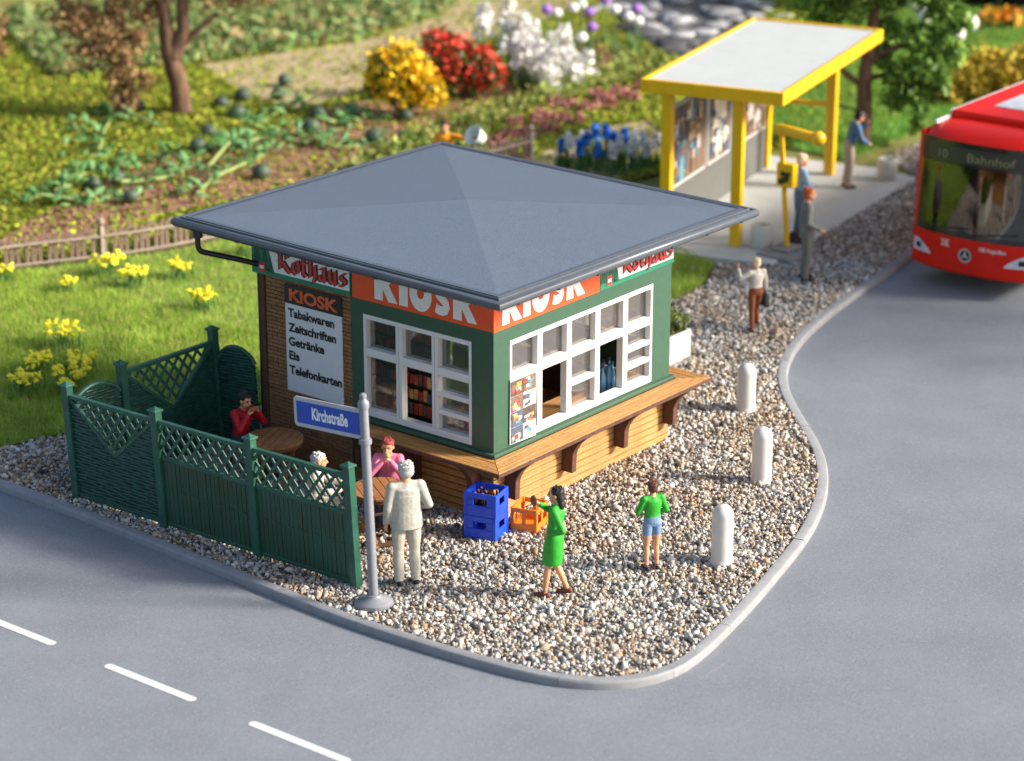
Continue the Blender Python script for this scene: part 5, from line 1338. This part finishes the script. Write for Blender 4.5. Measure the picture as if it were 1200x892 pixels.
def person(label, loc, heading, h, col, pose=None, base=STAND, lean=0., look=None, hair='short', skirt=None, jacket=None, voxel=.0115, bulk=1.18, sleeve=1.0, shorts=None, group=None, tilt=0., wide=1.):
    J = {k: Vector(v) for k, v in base.items()}
    if lean:
        R = Matrix.Rotation(lean, 3, 'Y'); pv = J['pelvis'].copy()
        for k in ('waist', 'chest', 'neck', 'head', 'shL', 'shR', 'elL', 'elR', 'wrL', 'wrR'): J[k] = R @ (J[k] - pv) + pv
    if pose:
        for k, v in pose.items(): J[k] = Vector(v)
    prims = []                                    # (kind, data, region)
    def cap(a, b, ra, rb, reg): prims.append(('cap', (Vector(a), Vector(b), ra, rb), reg))
    def loft(secs, reg): prims.append(('loft', secs, reg))
    def ball(c, r, reg, rot=None): prims.append(('ell', (Vector(c), tuple(x * (1.1 if rot is not None else 1) for x in r), rot), reg))
    # torso
    up_ = (J['neck'] - J['pelvis']).normalized()
    side = (J['shL'] - J['shR']).normalized()
    def sec(p, rf, rs): return (Vector(p), rf, rs)
    wv, ch = J['waist'], J['chest']
    loft([sec(J['pelvis'] - up_ * .085, .085, .13), sec(J['pelvis'], .112, .165), sec(wv - up_ * .02, .105, .155)], 'legs' if not skirt else 'top')
    loft([sec(wv - up_ * .06, .104, .155), sec(wv + up_ * .03, .102, .148), sec(ch, .120, .172), sec(ch + up_ * .09, .112, .178), sec(J['neck'] - up_ * .035, .075, .12), sec(J['neck'] + up_ * .005, .055, .07)], 'top')
    if jacket: loft([sec(ch, .124, .18), sec(wv, .126, .178), sec(J['pelvis'] + up_ * .02, .132, .186), sec(J['pelvis'] - up_ * jacket, .138, .192)], 'top')
    if skirt:
        zt = J['pelvis']
        mk = (J['knL'] + J['knR']) / 2
        loft([sec(wv, .108, .152), sec(zt, .135, .18), sec(zt.lerp(mk, .45), .150, .172), sec(zt.lerp(mk, skirt), .150, .150)], 'top')
    cap(J['neck'] - up_ * .02, J['head'] - Vector((.02, 0, .07)), .056, .054, 'skin')
    cap(J['shL'] - up_ * .015, J['shR'] - up_ * .015, .070, .070, 'top')
    for S in 'LR': cap(J['neck'] - up_ * .01, J['sh' + S].lerp(J['neck'], .25), .046, .056, 'top')
    # head
    f = Vector(look) if look else Vector((1, 0, 0)); f = (f + Vector((0, 0, -tilt))).normalized()
    s_ = Vector((0, 0, 1)).cross(f).normalized(); u_ = f.cross(s_).normalized()
    HR = Matrix((f, s_, u_)).transposed(); hc = J['head']
    hs = 1.1
    def H(x, y, z): return hc + HR @ (Vector((x, y, z)) * hs)
    ball(H(-.008, 0, .025), (.098, .078, .092), 'skin', HR)
    ball(H(.018, 0, -.035), (.074, .062, .078), 'skin', HR)
    ball(H(.045, 0, -.085), (.032, .034, .026), 'skin', HR)
    cap(H(.085, 0, .02), H(.108, 0, -.022), .010, .016, 'skin')
    for s in (-1, 1): ball(H(-.005, s * .080, -.008), (.018, .010, .030), 'skin', HR)
    # limbs
    for S in 'LR':
        sgn = 1 if S == 'L' else -1
        sh_, el, wr = J['sh' + S], J['el' + S], J['wr' + S]
        ball(sh_, (.072, .070, .070), 'top'); B_ = bulk
        slv = lambda part: 'top' if sleeve >= part else 'skin'
        cap(sh_, sh_.lerp(el, .55), .060 * B_, .051 * B_, 'top'); cap(sh_.lerp(el, .5), el, .052 * B_, .045 * B_, slv(.6))
        cap(el, el.lerp(wr, .9), .046 * B_, .037 * B_ if sleeve >= 1 else .03, slv(1.0)); cap(el.lerp(wr, .8), wr, .027, .025, 'skin')
        # hand: palm, four fingers and a thumb
        d = (wr - el).normalized(); hint = Vector((0, -sgn, 0)) if abs(d.y) < .8 else Vector((1, 0, 0))
        nrm = (hint - d * hint.dot(d)).normalized(); sp = d.cross(nrm)
        cap(wr, wr + d * .07, .024, .030, 'skin')
        for q in range(4):
            b0 = wr + d * .075 + sp * (.0195 * (q - 1.5)); ln = (.034, .040, .038, .030)[q]
            d2 = (d + nrm * .35).normalized(); d3 = (d + nrm * 1.1).normalized()
            cap(b0 - d * .02, b0 + d2 * ln, .0098, .0092, 'skin'); cap(b0 + d2 * ln, b0 + d2 * ln + d3 * ln * .8, .0092, .008, 'skin')
        fs = 1 if sp.dot(Vector((1, 0, .3))) > 0 else -1
        t0 = wr + d * .025 + sp * (.024 * fs); t1 = t0 + (d * .7 + sp * fs * .7 + nrm * .3).normalized() * .036
        cap(t0, t1, .012, .0105, 'skin'); cap(t1, t1 + (d + nrm * .4).normalized() * .026, .0105, .009, 'skin')
        hp, kn, an, to = J['hip' + S], J['kn' + S], J['an' + S], J['toe' + S]
        lg = 'legs' if not shorts and not skirt else 'skin'
        up_leg = 'legs' if not skirt else 'skin'
        if skirt: cap(hp, hp.lerp(kn, .85), .084, .066, 'top'); cap(hp.lerp(kn, .95), kn, .055, .055, 'skin')
        else: cap(hp, hp.lerp(kn, .6), .088, .072 * B_, up_leg); cap(hp.lerp(kn, .55), kn, .072 * B_, .057 * B_, lg)
        w2 = .054 * B_ if lg == 'legs' else .050
        cap(kn, kn.lerp(an, .4), .056 * B_ if lg == 'legs' else .054, w2 + .005, lg); cap(kn.lerp(an, .35), an + (kn - an) * .02, w2 + .004, .050 * B_ if lg == 'legs' else .036, lg)
        if shorts: loft([sec(hp, .095, .095), sec(hp.lerp(kn, .5), .088, .088)], 'legs')
        if 'socks' in col: cap(an + (kn - an) * .22, an, .042, .04, 'socks')
        hl = an + Vector((-.045, 0, -.045)); hl.z = max(.04, hl.z) if an.z < .2 else hl.z
        cap(hl, to, .042, .034, 'shoes'); cap(an, hl.lerp(to, .45), .04, .04, 'shoes')
    # union
    mb = MB()
    def capsule(a, b, ra, rb):
        ax = b - a; L = max(ax.length, 1e-4); dz = ax / L
        x = dz.orthogonal().normalized(); y = dz.cross(x); seg = 12; prof = []
        for t in np.linspace(-PI / 2, 0, 5): prof.append((ra * math.cos(t), ra * math.sin(t)))
        for t in np.linspace(0, PI / 2, 5): prof.append((rb * math.cos(t), L + rb * math.sin(t)))
        prof = prof[1:-1]
        V = [a + dz * z + (x * math.cos(2 * PI * k / seg) + y * math.sin(2 * PI * k / seg)) * r for r, z in prof for k in range(seg)]
        n = len(prof); V += [a - dz * ra, b + dz * rb]
        F = [(i * seg + k, i * seg + (k + 1) % seg, (i + 1) * seg + (k + 1) % seg, (i + 1) * seg + k) for i in range(n - 1) for k in range(seg)]
        F += [(n * seg, (k + 1) % seg, k) for k in range(seg)] + [(n * seg + 1, (n - 1) * seg + k, (n - 1) * seg + (k + 1) % seg) for k in range(seg)]
        mb.add(V, F)
    samples = []                                   # points with radius and region for painting
    for kind, d, reg in prims:
        if kind == 'cap':
            capsule(*d)
            for t in np.linspace(0, 1, 5): samples.append((*(d[0].lerp(d[1], t)), d[2] + (d[3] - d[2]) * t, reg))
        elif kind == 'ell':
            mb.ell(d[0], d[1], 14, 10, d[2]); samples.append((*d[0], sum(d[1]) / 3, reg))
        else:
            seg = 20; V = []; n = len(d)
            for i, (p, rf, rs) in enumerate(d):
                ax = (d[min(i + 1, n - 1)][0] - d[max(i - 1, 0)][0]).normalized()
                if ax.z < 0 and reg != 'x': pass
                y = (side - ax * side.dot(ax)).normalized(); x = y.cross(ax).normalized()
                for k in range(seg): V.append(p + x * (rf * math.cos(2 * PI * k / seg)) + y * (rs * math.sin(2 * PI * k / seg)))
            F = [(i * seg + k, i * seg + (k + 1) % seg, (i + 1) * seg + (k + 1) % seg, (i + 1) * seg + k) for i in range(n - 1) for k in range(seg)] + [tuple(range(seg))[::-1], tuple(range((n - 1) * seg, n * seg))]
            if (d[-1][0] - d[0][0]).dot(d[-1][0] - d[0][0]) and (d[-1][0] - d[0][0]).z < 0: F = [f_[::-1] for f_ in F] if False else F
            mb.add(V, F)
            for i in range(n - 1):
                for t in np.linspace(0, 1, 4):
                    p = d[i][0].lerp(d[i + 1][0], t); rf = d[i][1] + (d[i + 1][1] - d[i][1]) * t; rs = d[i][2] + (d[i + 1][2] - d[i][2]) * t
                    for q in (-.6, 0, .6): samples.append((*(p + side * rs * q), rf * .85, reg))
    me = mb.mesh('tmp', [])
    import bmesh
    bm_ = bmesh.new(); bm_.from_mesh(me); bmesh.ops.recalc_face_normals(bm_, faces=bm_.faces); bm_.to_mesh(me); bm_.free()
    tmp = link('tmp', me)
    r_ = tmp.modifiers.new('r', 'REMESH'); r_.mode = 'VOXEL'; r_.voxel_size = voxel
    sm = tmp.modifiers.new('s', 'SMOOTH'); sm.factor = .5; sm.iterations = 2
    dg = bpy.context.evaluated_depsgraph_get()
    body = bpy.data.meshes.new_from_object(tmp.evaluated_get(dg))
    bpy.data.objects.remove(tmp)
    body.materials.clear()
    regs = ['skin', 'top', 'legs', 'shoes', 'socks']
    for rg in regs: body.materials.append(skin_mat() if rg == 'skin' else col.get(rg, col['shoes']))
    n = len(body.polygons); cen = np.empty(n * 3, dtype=np.float32); body.polygons.foreach_get('center', cen); cen = cen.reshape(-1, 3)
    D_ = []; Ri = []
    for kind, d, reg in prims:
        if kind == 'cap':
            a, b = np.array(d[0]), np.array(d[1]); ab = b - a; t = (((cen - a) @ ab) / max(ab @ ab, 1e-9)).clip(0, 1)
            dd = np.linalg.norm(cen - a - t[:, None] * ab, axis=1) - (d[2] + (d[3] - d[2]) * t)
        elif kind == 'ell':
            Rm = np.array(d[2]) if d[2] is not None else np.eye(3)
            q = (cen - np.array(d[0])) @ Rm / np.array(d[1]); dd = (np.linalg.norm(q, axis=1) - 1) * min(d[1])
        else:
            dd = np.full(n, 9.)
            for (p0, f0, s0), (p1, f1, s1) in zip(d, d[1:]):
                a, b = np.array(p0), np.array(p1); ab = b - a; L = np.linalg.norm(ab); ax = ab / L
                tr = (cen - a) @ ax / L; t = tr.clip(0, 1)
                y = np.array(side) - ax * (np.array(side) @ ax); y /= np.linalg.norm(y); x = np.cross(y, ax)
                q = cen - a - t[:, None] * ab; rf = f0 + (f1 - f0) * t; rs = s0 + (s1 - s0) * t
                e = (np.hypot((q @ x) / rf, (q @ y) / rs) - 1) * np.minimum(rf, rs)
                ov = np.abs(tr - t) * L
                dd = np.minimum(dd, np.hypot(np.abs(e), ov * 1.6) * np.where(ov > 0, 1, np.sign(e)))
        D_.append(np.abs(dd)); Ri.append(regs.index(reg))
    body.polygons.foreach_set('material_index', np.array(Ri)[np.argmin(np.stack(D_), 0)].astype(np.int32))
    body.polygons.foreach_set('use_smooth', np.ones(n, dtype=bool))
    body.name = 'body'; body.update()
    pe = thing('person', label, 'person', loc, heading, group)
    k = h / 1.75; pe.scale = (k, k * wide, k)
    link('body', body, pe)
    # face
    dark = mat('eye_dark', (.02, .014, .01), .4); lip = mat('lip', (.42, .12, .09), .5)
    for s in (-1, 1):
        MB().ell(H(.078, s * .032, .012), (.012, .014, .009), 8, 6, HR).build('eye', dark, pe, True)
        MB().ell(H(.085, s * .033, .034), (.008, .020, .005), 8, 6, HR).build('eyebrow', col['hair'], pe, True)
    MB().ell(H(.080, 0, -.058), (.012, .024, .006), 8, 6, HR).build('mouth', lip, pe, True)
    # hair
    hb = MB()
    hb.ell(H(-.022, 0, .038), (.108, .094, .094), 18, 12, HR)
    hb.ell(H(-.05, 0, -.005), (.075, .088, .090), 16, 10, HR)
    if hair == 'long':
        hb.ell(H(-.07, 0, -.05), (.06, .085, .10), 16, 10, HR); hb.ell(H(-.085, 0, -.13), (.05, .08, .09), 16, 10, HR)
    elif hair == 'short':
        hb.ell(H(.025, .008, .075), (.062, .070, .036), 12, 8, HR)
    for q in range(26):
        a = rnd.uniform(-PI * .75, PI * .75) + PI; b = rnd.uniform(.1, 1.1)
        hb.ell(H(-.022 + .088 * math.cos(a) * math.cos(b), .078 * math.sin(a) * math.cos(b), .045 + .085 * math.sin(b)), (.02, .02, .009), 6, 4, HR)
    hb.build('hair', col['hair'], pe, True)
    return pe
def at_person(pe, p): return tuple(Vector(pe.location) + Matrix.Rotation(pe.rotation_euler.z, 3, 'Z') @ (Vector(p) * pe.scale.x))
dsh = cloth('shoe_dark', (.02, .018, .018), .5); brsh = cloth('shoe_brown', (.13, .045, .03), .5)
h_grey = cloth('hair_grey', (.44, .43, .41)); h_black = cloth('hair_black', (.022, .020, .022), .45); h_brown = cloth('hair_brown', (.10, .035, .028), .5)
h_auburn = cloth('hair_auburn', (.30, .05, .045)); h_blond = cloth('hair_blond', (.72, .58, .40)); h_orange = cloth('hair_orange', (.42, .11, .03))
# man in the white suit
cream = cloth('cream', (.41, .395, .345)); 
person('standing man in a cream white suit seen from behind', (-2.42, -.45, 0), .92, 1.80, dict(top=cream, legs=cloth('cream_trousers', (.47, .445, .37)), shoes=dsh, hair=h_grey),
       dict(elR=(-.05, -.26, 1.12), wrR=(.16, -.17, 1.04), elL=(-.03, .225, 1.12), wrL=(.04, .235, .87)), jacket=.14, look=(1, .15, -.05), wide=1.12)
# woman in green
gdress = cloth('green_dress', (.03, .33, .03), .55)
wm = person('woman in a green dress striding with one hand raised', (-1.48, -2.24, 0), 1.95, 1.60, dict(top=gdress, legs=gdress, shoes=brsh, hair=h_black),
       dict(knL=(.075, .08, .50), anL=(.12, .09, .085), toeL=(.26, .10, .035), knR=(.0, -.07, .49), anR=(-.17, -.08, .12), toeR=(-.03, -.09, .04), elL=(-.20, .28, 1.16), wrL=(.04, .20, 1.05), elR=(.14, -.27, 1.23), wrR=(.27, -.11, 1.38)),
       lean=-.06, skirt=.95, hair='long', look=(1, .1, 0))
tag(MB().ell((0, 0, 0), (.035, .05, .075), 12, 8).build('hand_mirror', cloth('brown_item', (.16, .07, .05)), smooth=True), 'small brown item held up by the woman in green', 'item').location = at_person(wm, (.335, -.04, 1.45))
# child in green
person('child in green jumper and blue shorts seen from behind', (.05, -2.74, 0), 1.0, 1.32, dict(top=gdress, legs=cloth('blue_shorts', (.16, .26, .42)), shoes=dsh, socks=cloth('pink_sock', (.55, .20, .30)), hair=h_brown),
       dict(elL=(.02, .27, 1.14), wrL=(.20, .20, 1.02), elR=(.0, -.27, 1.14), wrR=(.18, -.18, 1.04)), shorts=True)
# seated three
rm = person('man in a red shirt eating at the table inside the fence', (-.84, 4.20, 0), -PI / 2 - .05, 1.72, dict(top=cloth('red_shirt', (.42, .012, .02), .5), legs=cloth('dark_trousers', (.05, .05, .07)), shoes=dsh, hair=h_black),
       dict(elL=(.26, .25, .80), wrL=(.30, .10, 1.02), elR=(.26, -.25, .80), wrR=(.30, -.10, 1.02)), base=SIT, lean=.16, tilt=.25)
pkp = person('person with reddish hair in a pink top leaning on the table', (-.80, 1.27, 0), math.atan2(-.42, -.66), 1.68, dict(top=cloth('pink_top', (.72, .20, .34), .55), legs=cloth('dark_trousers', (.05, .05, .07)), shoes=dsh, hair=h_auburn),
       dict(elL=(.30, .24, .80), wrL=(.26, .06, 1.0), elR=(.30, -.24, .80), wrR=(.26, -.06, 1.0)), base=SIT, lean=.18, tilt=.1)
person('white haired person in a pale shirt seated behind the fence', (-2.02, 1.62, 0), math.atan2(-.72, .56), 1.70, dict(top=cloth('pale_shirt', (.62, .50, .45)), legs=cloth('cream_trousers', (.47, .445, .37)), shoes=dsh, hair=h_grey),
       dict(elL=(.20, .26, .80), wrL=(.40, .14, .80), elR=(.20, -.26, .80), wrR=(.40, -.14, .80)), base=SIT, lean=.1)
sw = tag(MB().ell((0, 0, 0), (.05, .11, .035), 14, 8).build('sandwich', mat('bread', (.34, .13, .05), .8, var=.25, vscale=20, bump=.4, bscale=40), smooth=True), 'brown sandwich in the hands of the man in red', 'food')
sw.location = at_person(rm, (.315, 0, 1.09)); sw.rotation_euler = (0, 0, -PI / 2)
sw = tag(MB().ell((0, 0, 0), (.035, .05, .05), 12, 8).build('bread_roll', mat('roll_bread', (.55, .33, .16), .8, var=.2, vscale=20), smooth=True), 'pale bread roll held to the mouth of the person in pink', 'food')
sw.location = at_person(pkp, (.27, 0, 1.10))
# the kiosk vendor
person('kiosk vendor seated behind the shaded window', (.52, 1.02, .33), math.atan2(-.15, -.6), 1.62, dict(top=cloth('navy', (.03, .05, .12)), legs=cloth('dark_trousers', (.05, .05, .07)), shoes=dsh, hair=h_black),
       dict(elL=(.20, .24, .84), wrL=(.32, .12, .86), elR=(.20, -.24, .84), wrR=(.32, -.12, .86), knL=(.30, .10, .50), knR=(.30, -.10, .50), anL=(.22, .10, .085), anR=(.22, -.10, .085), toeL=(.36, .115, .035), toeR=(.36, -.115, .035)), base=SIT, lean=.2, tilt=.3, voxel=.014)
stool('wooden stool under the kiosk vendor', (.52, 1.02, .30), 0)
nw = tag(MB().box(-.16, .14, -.30, .30, 0, .012).box(-.15, .13, -.29, 0, .013, .022).build('newspaper', mat('newsprint', (.42, .55, .66), .7, var=.25, vscale=16)), 'pale blue newspaper on the sill behind the shaded window', 'newspaper')
nw.location = (.27, .78, 1.105); nw.rotation_euler = (0, .18, .1)
MB_s = tag(MB().box(.08, .46, .45, 1.2, .965, 1.08).build('inner_sill', wood('sill_wood', (.30, .17, .08), 1)), 'wooden sill shelf under the newspaper inside the kiosk', 'shelf')
# people at the bus stop
boy = person('boy in grey shirt and brown trousers waving at the bus stop', (9.52, 1.85, 0), 1.05, 1.36, dict(top=cloth('light_grey', (.50, .47, .42)), legs=cloth('rust', (.19, .058, .022)), shoes=dsh, hair=h_blond),
       dict(elL=(.03, .37, 1.27), wrL=(.10, .40, 1.48), elR=(.05, -.26, 1.16), wrR=(.14, -.30, .93), knL=(.0, .09, .50), anL=(-.04, .09, .085), toeL=(.12, .10, .035), knR=(.20, -.12, .56), anR=(.16, -.14, .20), toeR=(.30, -.16, .14)), voxel=.014, group='people waiting by the bus stop')
bag = thing('carry_bag', 'dark bag carried by the waving boy', 'bag', at_person(boy, (.20, -.31, .52)), 1.05)
MB().prism([(-.13, 0), (.13, 0), (.15, .06), (.14, .24), (-.14, .24), (-.15, .06)], (0, -.05, 0), (1, 0, 0), (0, 0, 1), (0, .1, 0)).build('pouch', cloth('bag_dark', (.035, .04, .045)), bag, bev=.03)
MB().tube([(-.07, 0, .23), (-.05, 0, .32), (.05, 0, .32), (.07, 0, .23)], .012, 6).build('handle', dsh, bag)
gm = cloth('grey_suit', (.17, .165, .15))
person('man in a grey suit with orange hair facing the road', (12.62, 2.79, 0), -.80, 1.80, dict(top=gm, legs=gm, shoes=dsh, hair=h_orange),
       dict(elR=(-.03, -.26, 1.13), wrR=(.20, -.22, .99), elL=(-.02, .26, 1.12), wrL=(.12, .22, .92)), jacket=.14, voxel=.015, group='people waiting by the bus stop')
person('blond person in a light blue shirt behind the stop pole', (14.6, 4.2, .045), -.60, 1.75, dict(top=cloth('light_blue', (.24, .40, .58)), legs=cloth('denim', (.09, .17, .28)), shoes=dsh, hair=h_blond),
       dict(elR=(.06, -.26, 1.13), wrR=(.24, -.10, 1.10), elL=(.04, .26, 1.13), wrL=(.22, .08, 1.08)), voxel=.016, group='people waiting by the bus stop')
hb_ = tag(MB().prism([(-.16, 0), (.16, 0), (.19, .1), (.14, .30), (-.14, .30), (-.19, .1)], (0, -.06, 0), (1, 0, 0), (0, 0, 1), (0, .12, 0)).build('travel_bag', cloth('bag_black', (.03, .025, .03)), bev=.03), 'dark travel bag standing by the blond person', 'bag')
hb_.location = (14.25, 4.05, .045)
person('man in a blue jacket leaning forward near the green tree', (18.5, 5.5, .045), -.65, 1.68, dict(top=cloth('blue_jacket', (.09, .19, .33)), legs=cloth('beige', (.45, .36, .27)), shoes=brsh, hair=h_black),
       dict(elR=(.20, -.22, 1.12), wrR=(.40, -.12, .98), elL=(.34, .22, 1.26), wrL=(.40, .06, 1.40)), lean=.30, tilt=.5, voxel=.016, group='people waiting by the bus stop')
# gardener behind the kiosk roof
gd = person('gardener in an orange shirt reaching sideways behind the kiosk roof', (12.75, 11.6, 0), yaw + PI - .2, 1.66, dict(top=cloth('orange_shirt', (.80, .30, .02)), legs=cloth('denim', (.09, .17, .28)), shoes=dsh, hair=h_brown),
       dict(elL=(.10, .42, 1.38), wrL=(.16, .64, 1.42), elR=(.05, -.25, 1.12), wrR=(.18, -.16, 1.0)), voxel=.018)
bk = tag(MB().lathe([(0, 0), (.14, 0), (.20, .26), (.215, .27), (.19, .26), (.135, .02), (0, .02)], seg=20).build('bucket', mat('bucket_white', (.80, .80, .78), .4), smooth=40), 'white bucket held out by the gardener', 'bucket')
bk.location = at_person(gd, (.20, .84, 1.40)); bk.rotation_euler = (-.5, -.9, .4)

# ------------------------------------------------------------------ unseen tree added across the road to shade the bus end
SD = Vector((math.sin(SUN_AZ), math.cos(SUN_AZ), 0)).normalized(); SN = Vector((-SD.y, SD.x, 0))
shade_leaf = mat('shade_tree_leaf', rough=.6, var=.2, ramp=cols((.05, .10, .02), (.10, .18, .03), (.16, .25, .05)), transl=.3)
def shade_tree(lb, sc, width, t_, seed, n_leaf):
    b_ = SN * sc + SD * t_
    tr = thing('shade_tree', lb, 'tree', (b_.x, b_.y, -.12), 0, 'unseen trees added for shade')
    MB().tube([(0, 0, 0), (.1, .1, 2.5), (0, 0, 5), (.2, -.1, 8)], [.34, .26, .2, .1], 12).build('trunk', bark, tr, smooth=True)
    g = np.random.default_rng(seed); C_, R_ = [], []
    for k in range(16):
        u = g.uniform(-.5, .5) * (width - 1.6); z = g.uniform(4.6, 10.8); d = g.uniform(-1.5, 1.5)
        c_ = SN * u + SD * d; C_.append((c_.x, c_.y, z)); R_.append(g.uniform(.9, 1.3))
        MB().tube([(0, 0, min(z * .6, 7)), (c_.x * .5, c_.y * .5, z * .78), (c_.x, c_.y, z)], [.1, .07, .03], 6).build('limb', bark, tr)
    link('crown', leaves_mesh('crown', clumps(C_, R_, [n_leaf // 16] * 16, seed, shell=.2), .30, shade_leaf, seed + 1), tr)
shade_tree('unseen tree added across the road to shade the bus end', 10.2, 8.0, 17, 903, 520)

# ------------------------------------------------------------------ unseen dark wood, added to darken roof reflections and light from behind
fb = Vector((CAM.x, CAM.y, 0)) + FWD * 84
wd_ = np.random.default_rng(77); n = 14000
uu, zz = wd_.uniform(-60, 45, n), wd_.random(n)
hh = 15 + 3 * np.sin(uu * .23) + 2 * np.sin(uu * .61 + 1)
Pw = np.array(fb)[None] + np.array(RT)[None] * uu[:, None] + np.array(FWD)[None] * wd_.normal(size=(n, 1)) * 1.2
Pw[:, 2] = zz * hh - .3
core = MB().prism([(-60, -.3), (45, -.3), (45, 13), (-60, 13)], fb + FWD * 1.5, RT, (0, 0, 1), FWD * 3)
wood_o = core.build('unseen_wood', MATS['backdrop_core'])
tag(wood_o, 'unseen dark wood added behind the garden to darken the roof reflections', 'wood', kind='stuff')
tag(link('unseen_wood_leaves', leaves_mesh('unseen_wood_leaves', Pw, 1.1, MATS['backdrop_dark_leaf'], 78)), 'dark foliage of the unseen wood added behind the garden', 'foliage', kind='stuff')
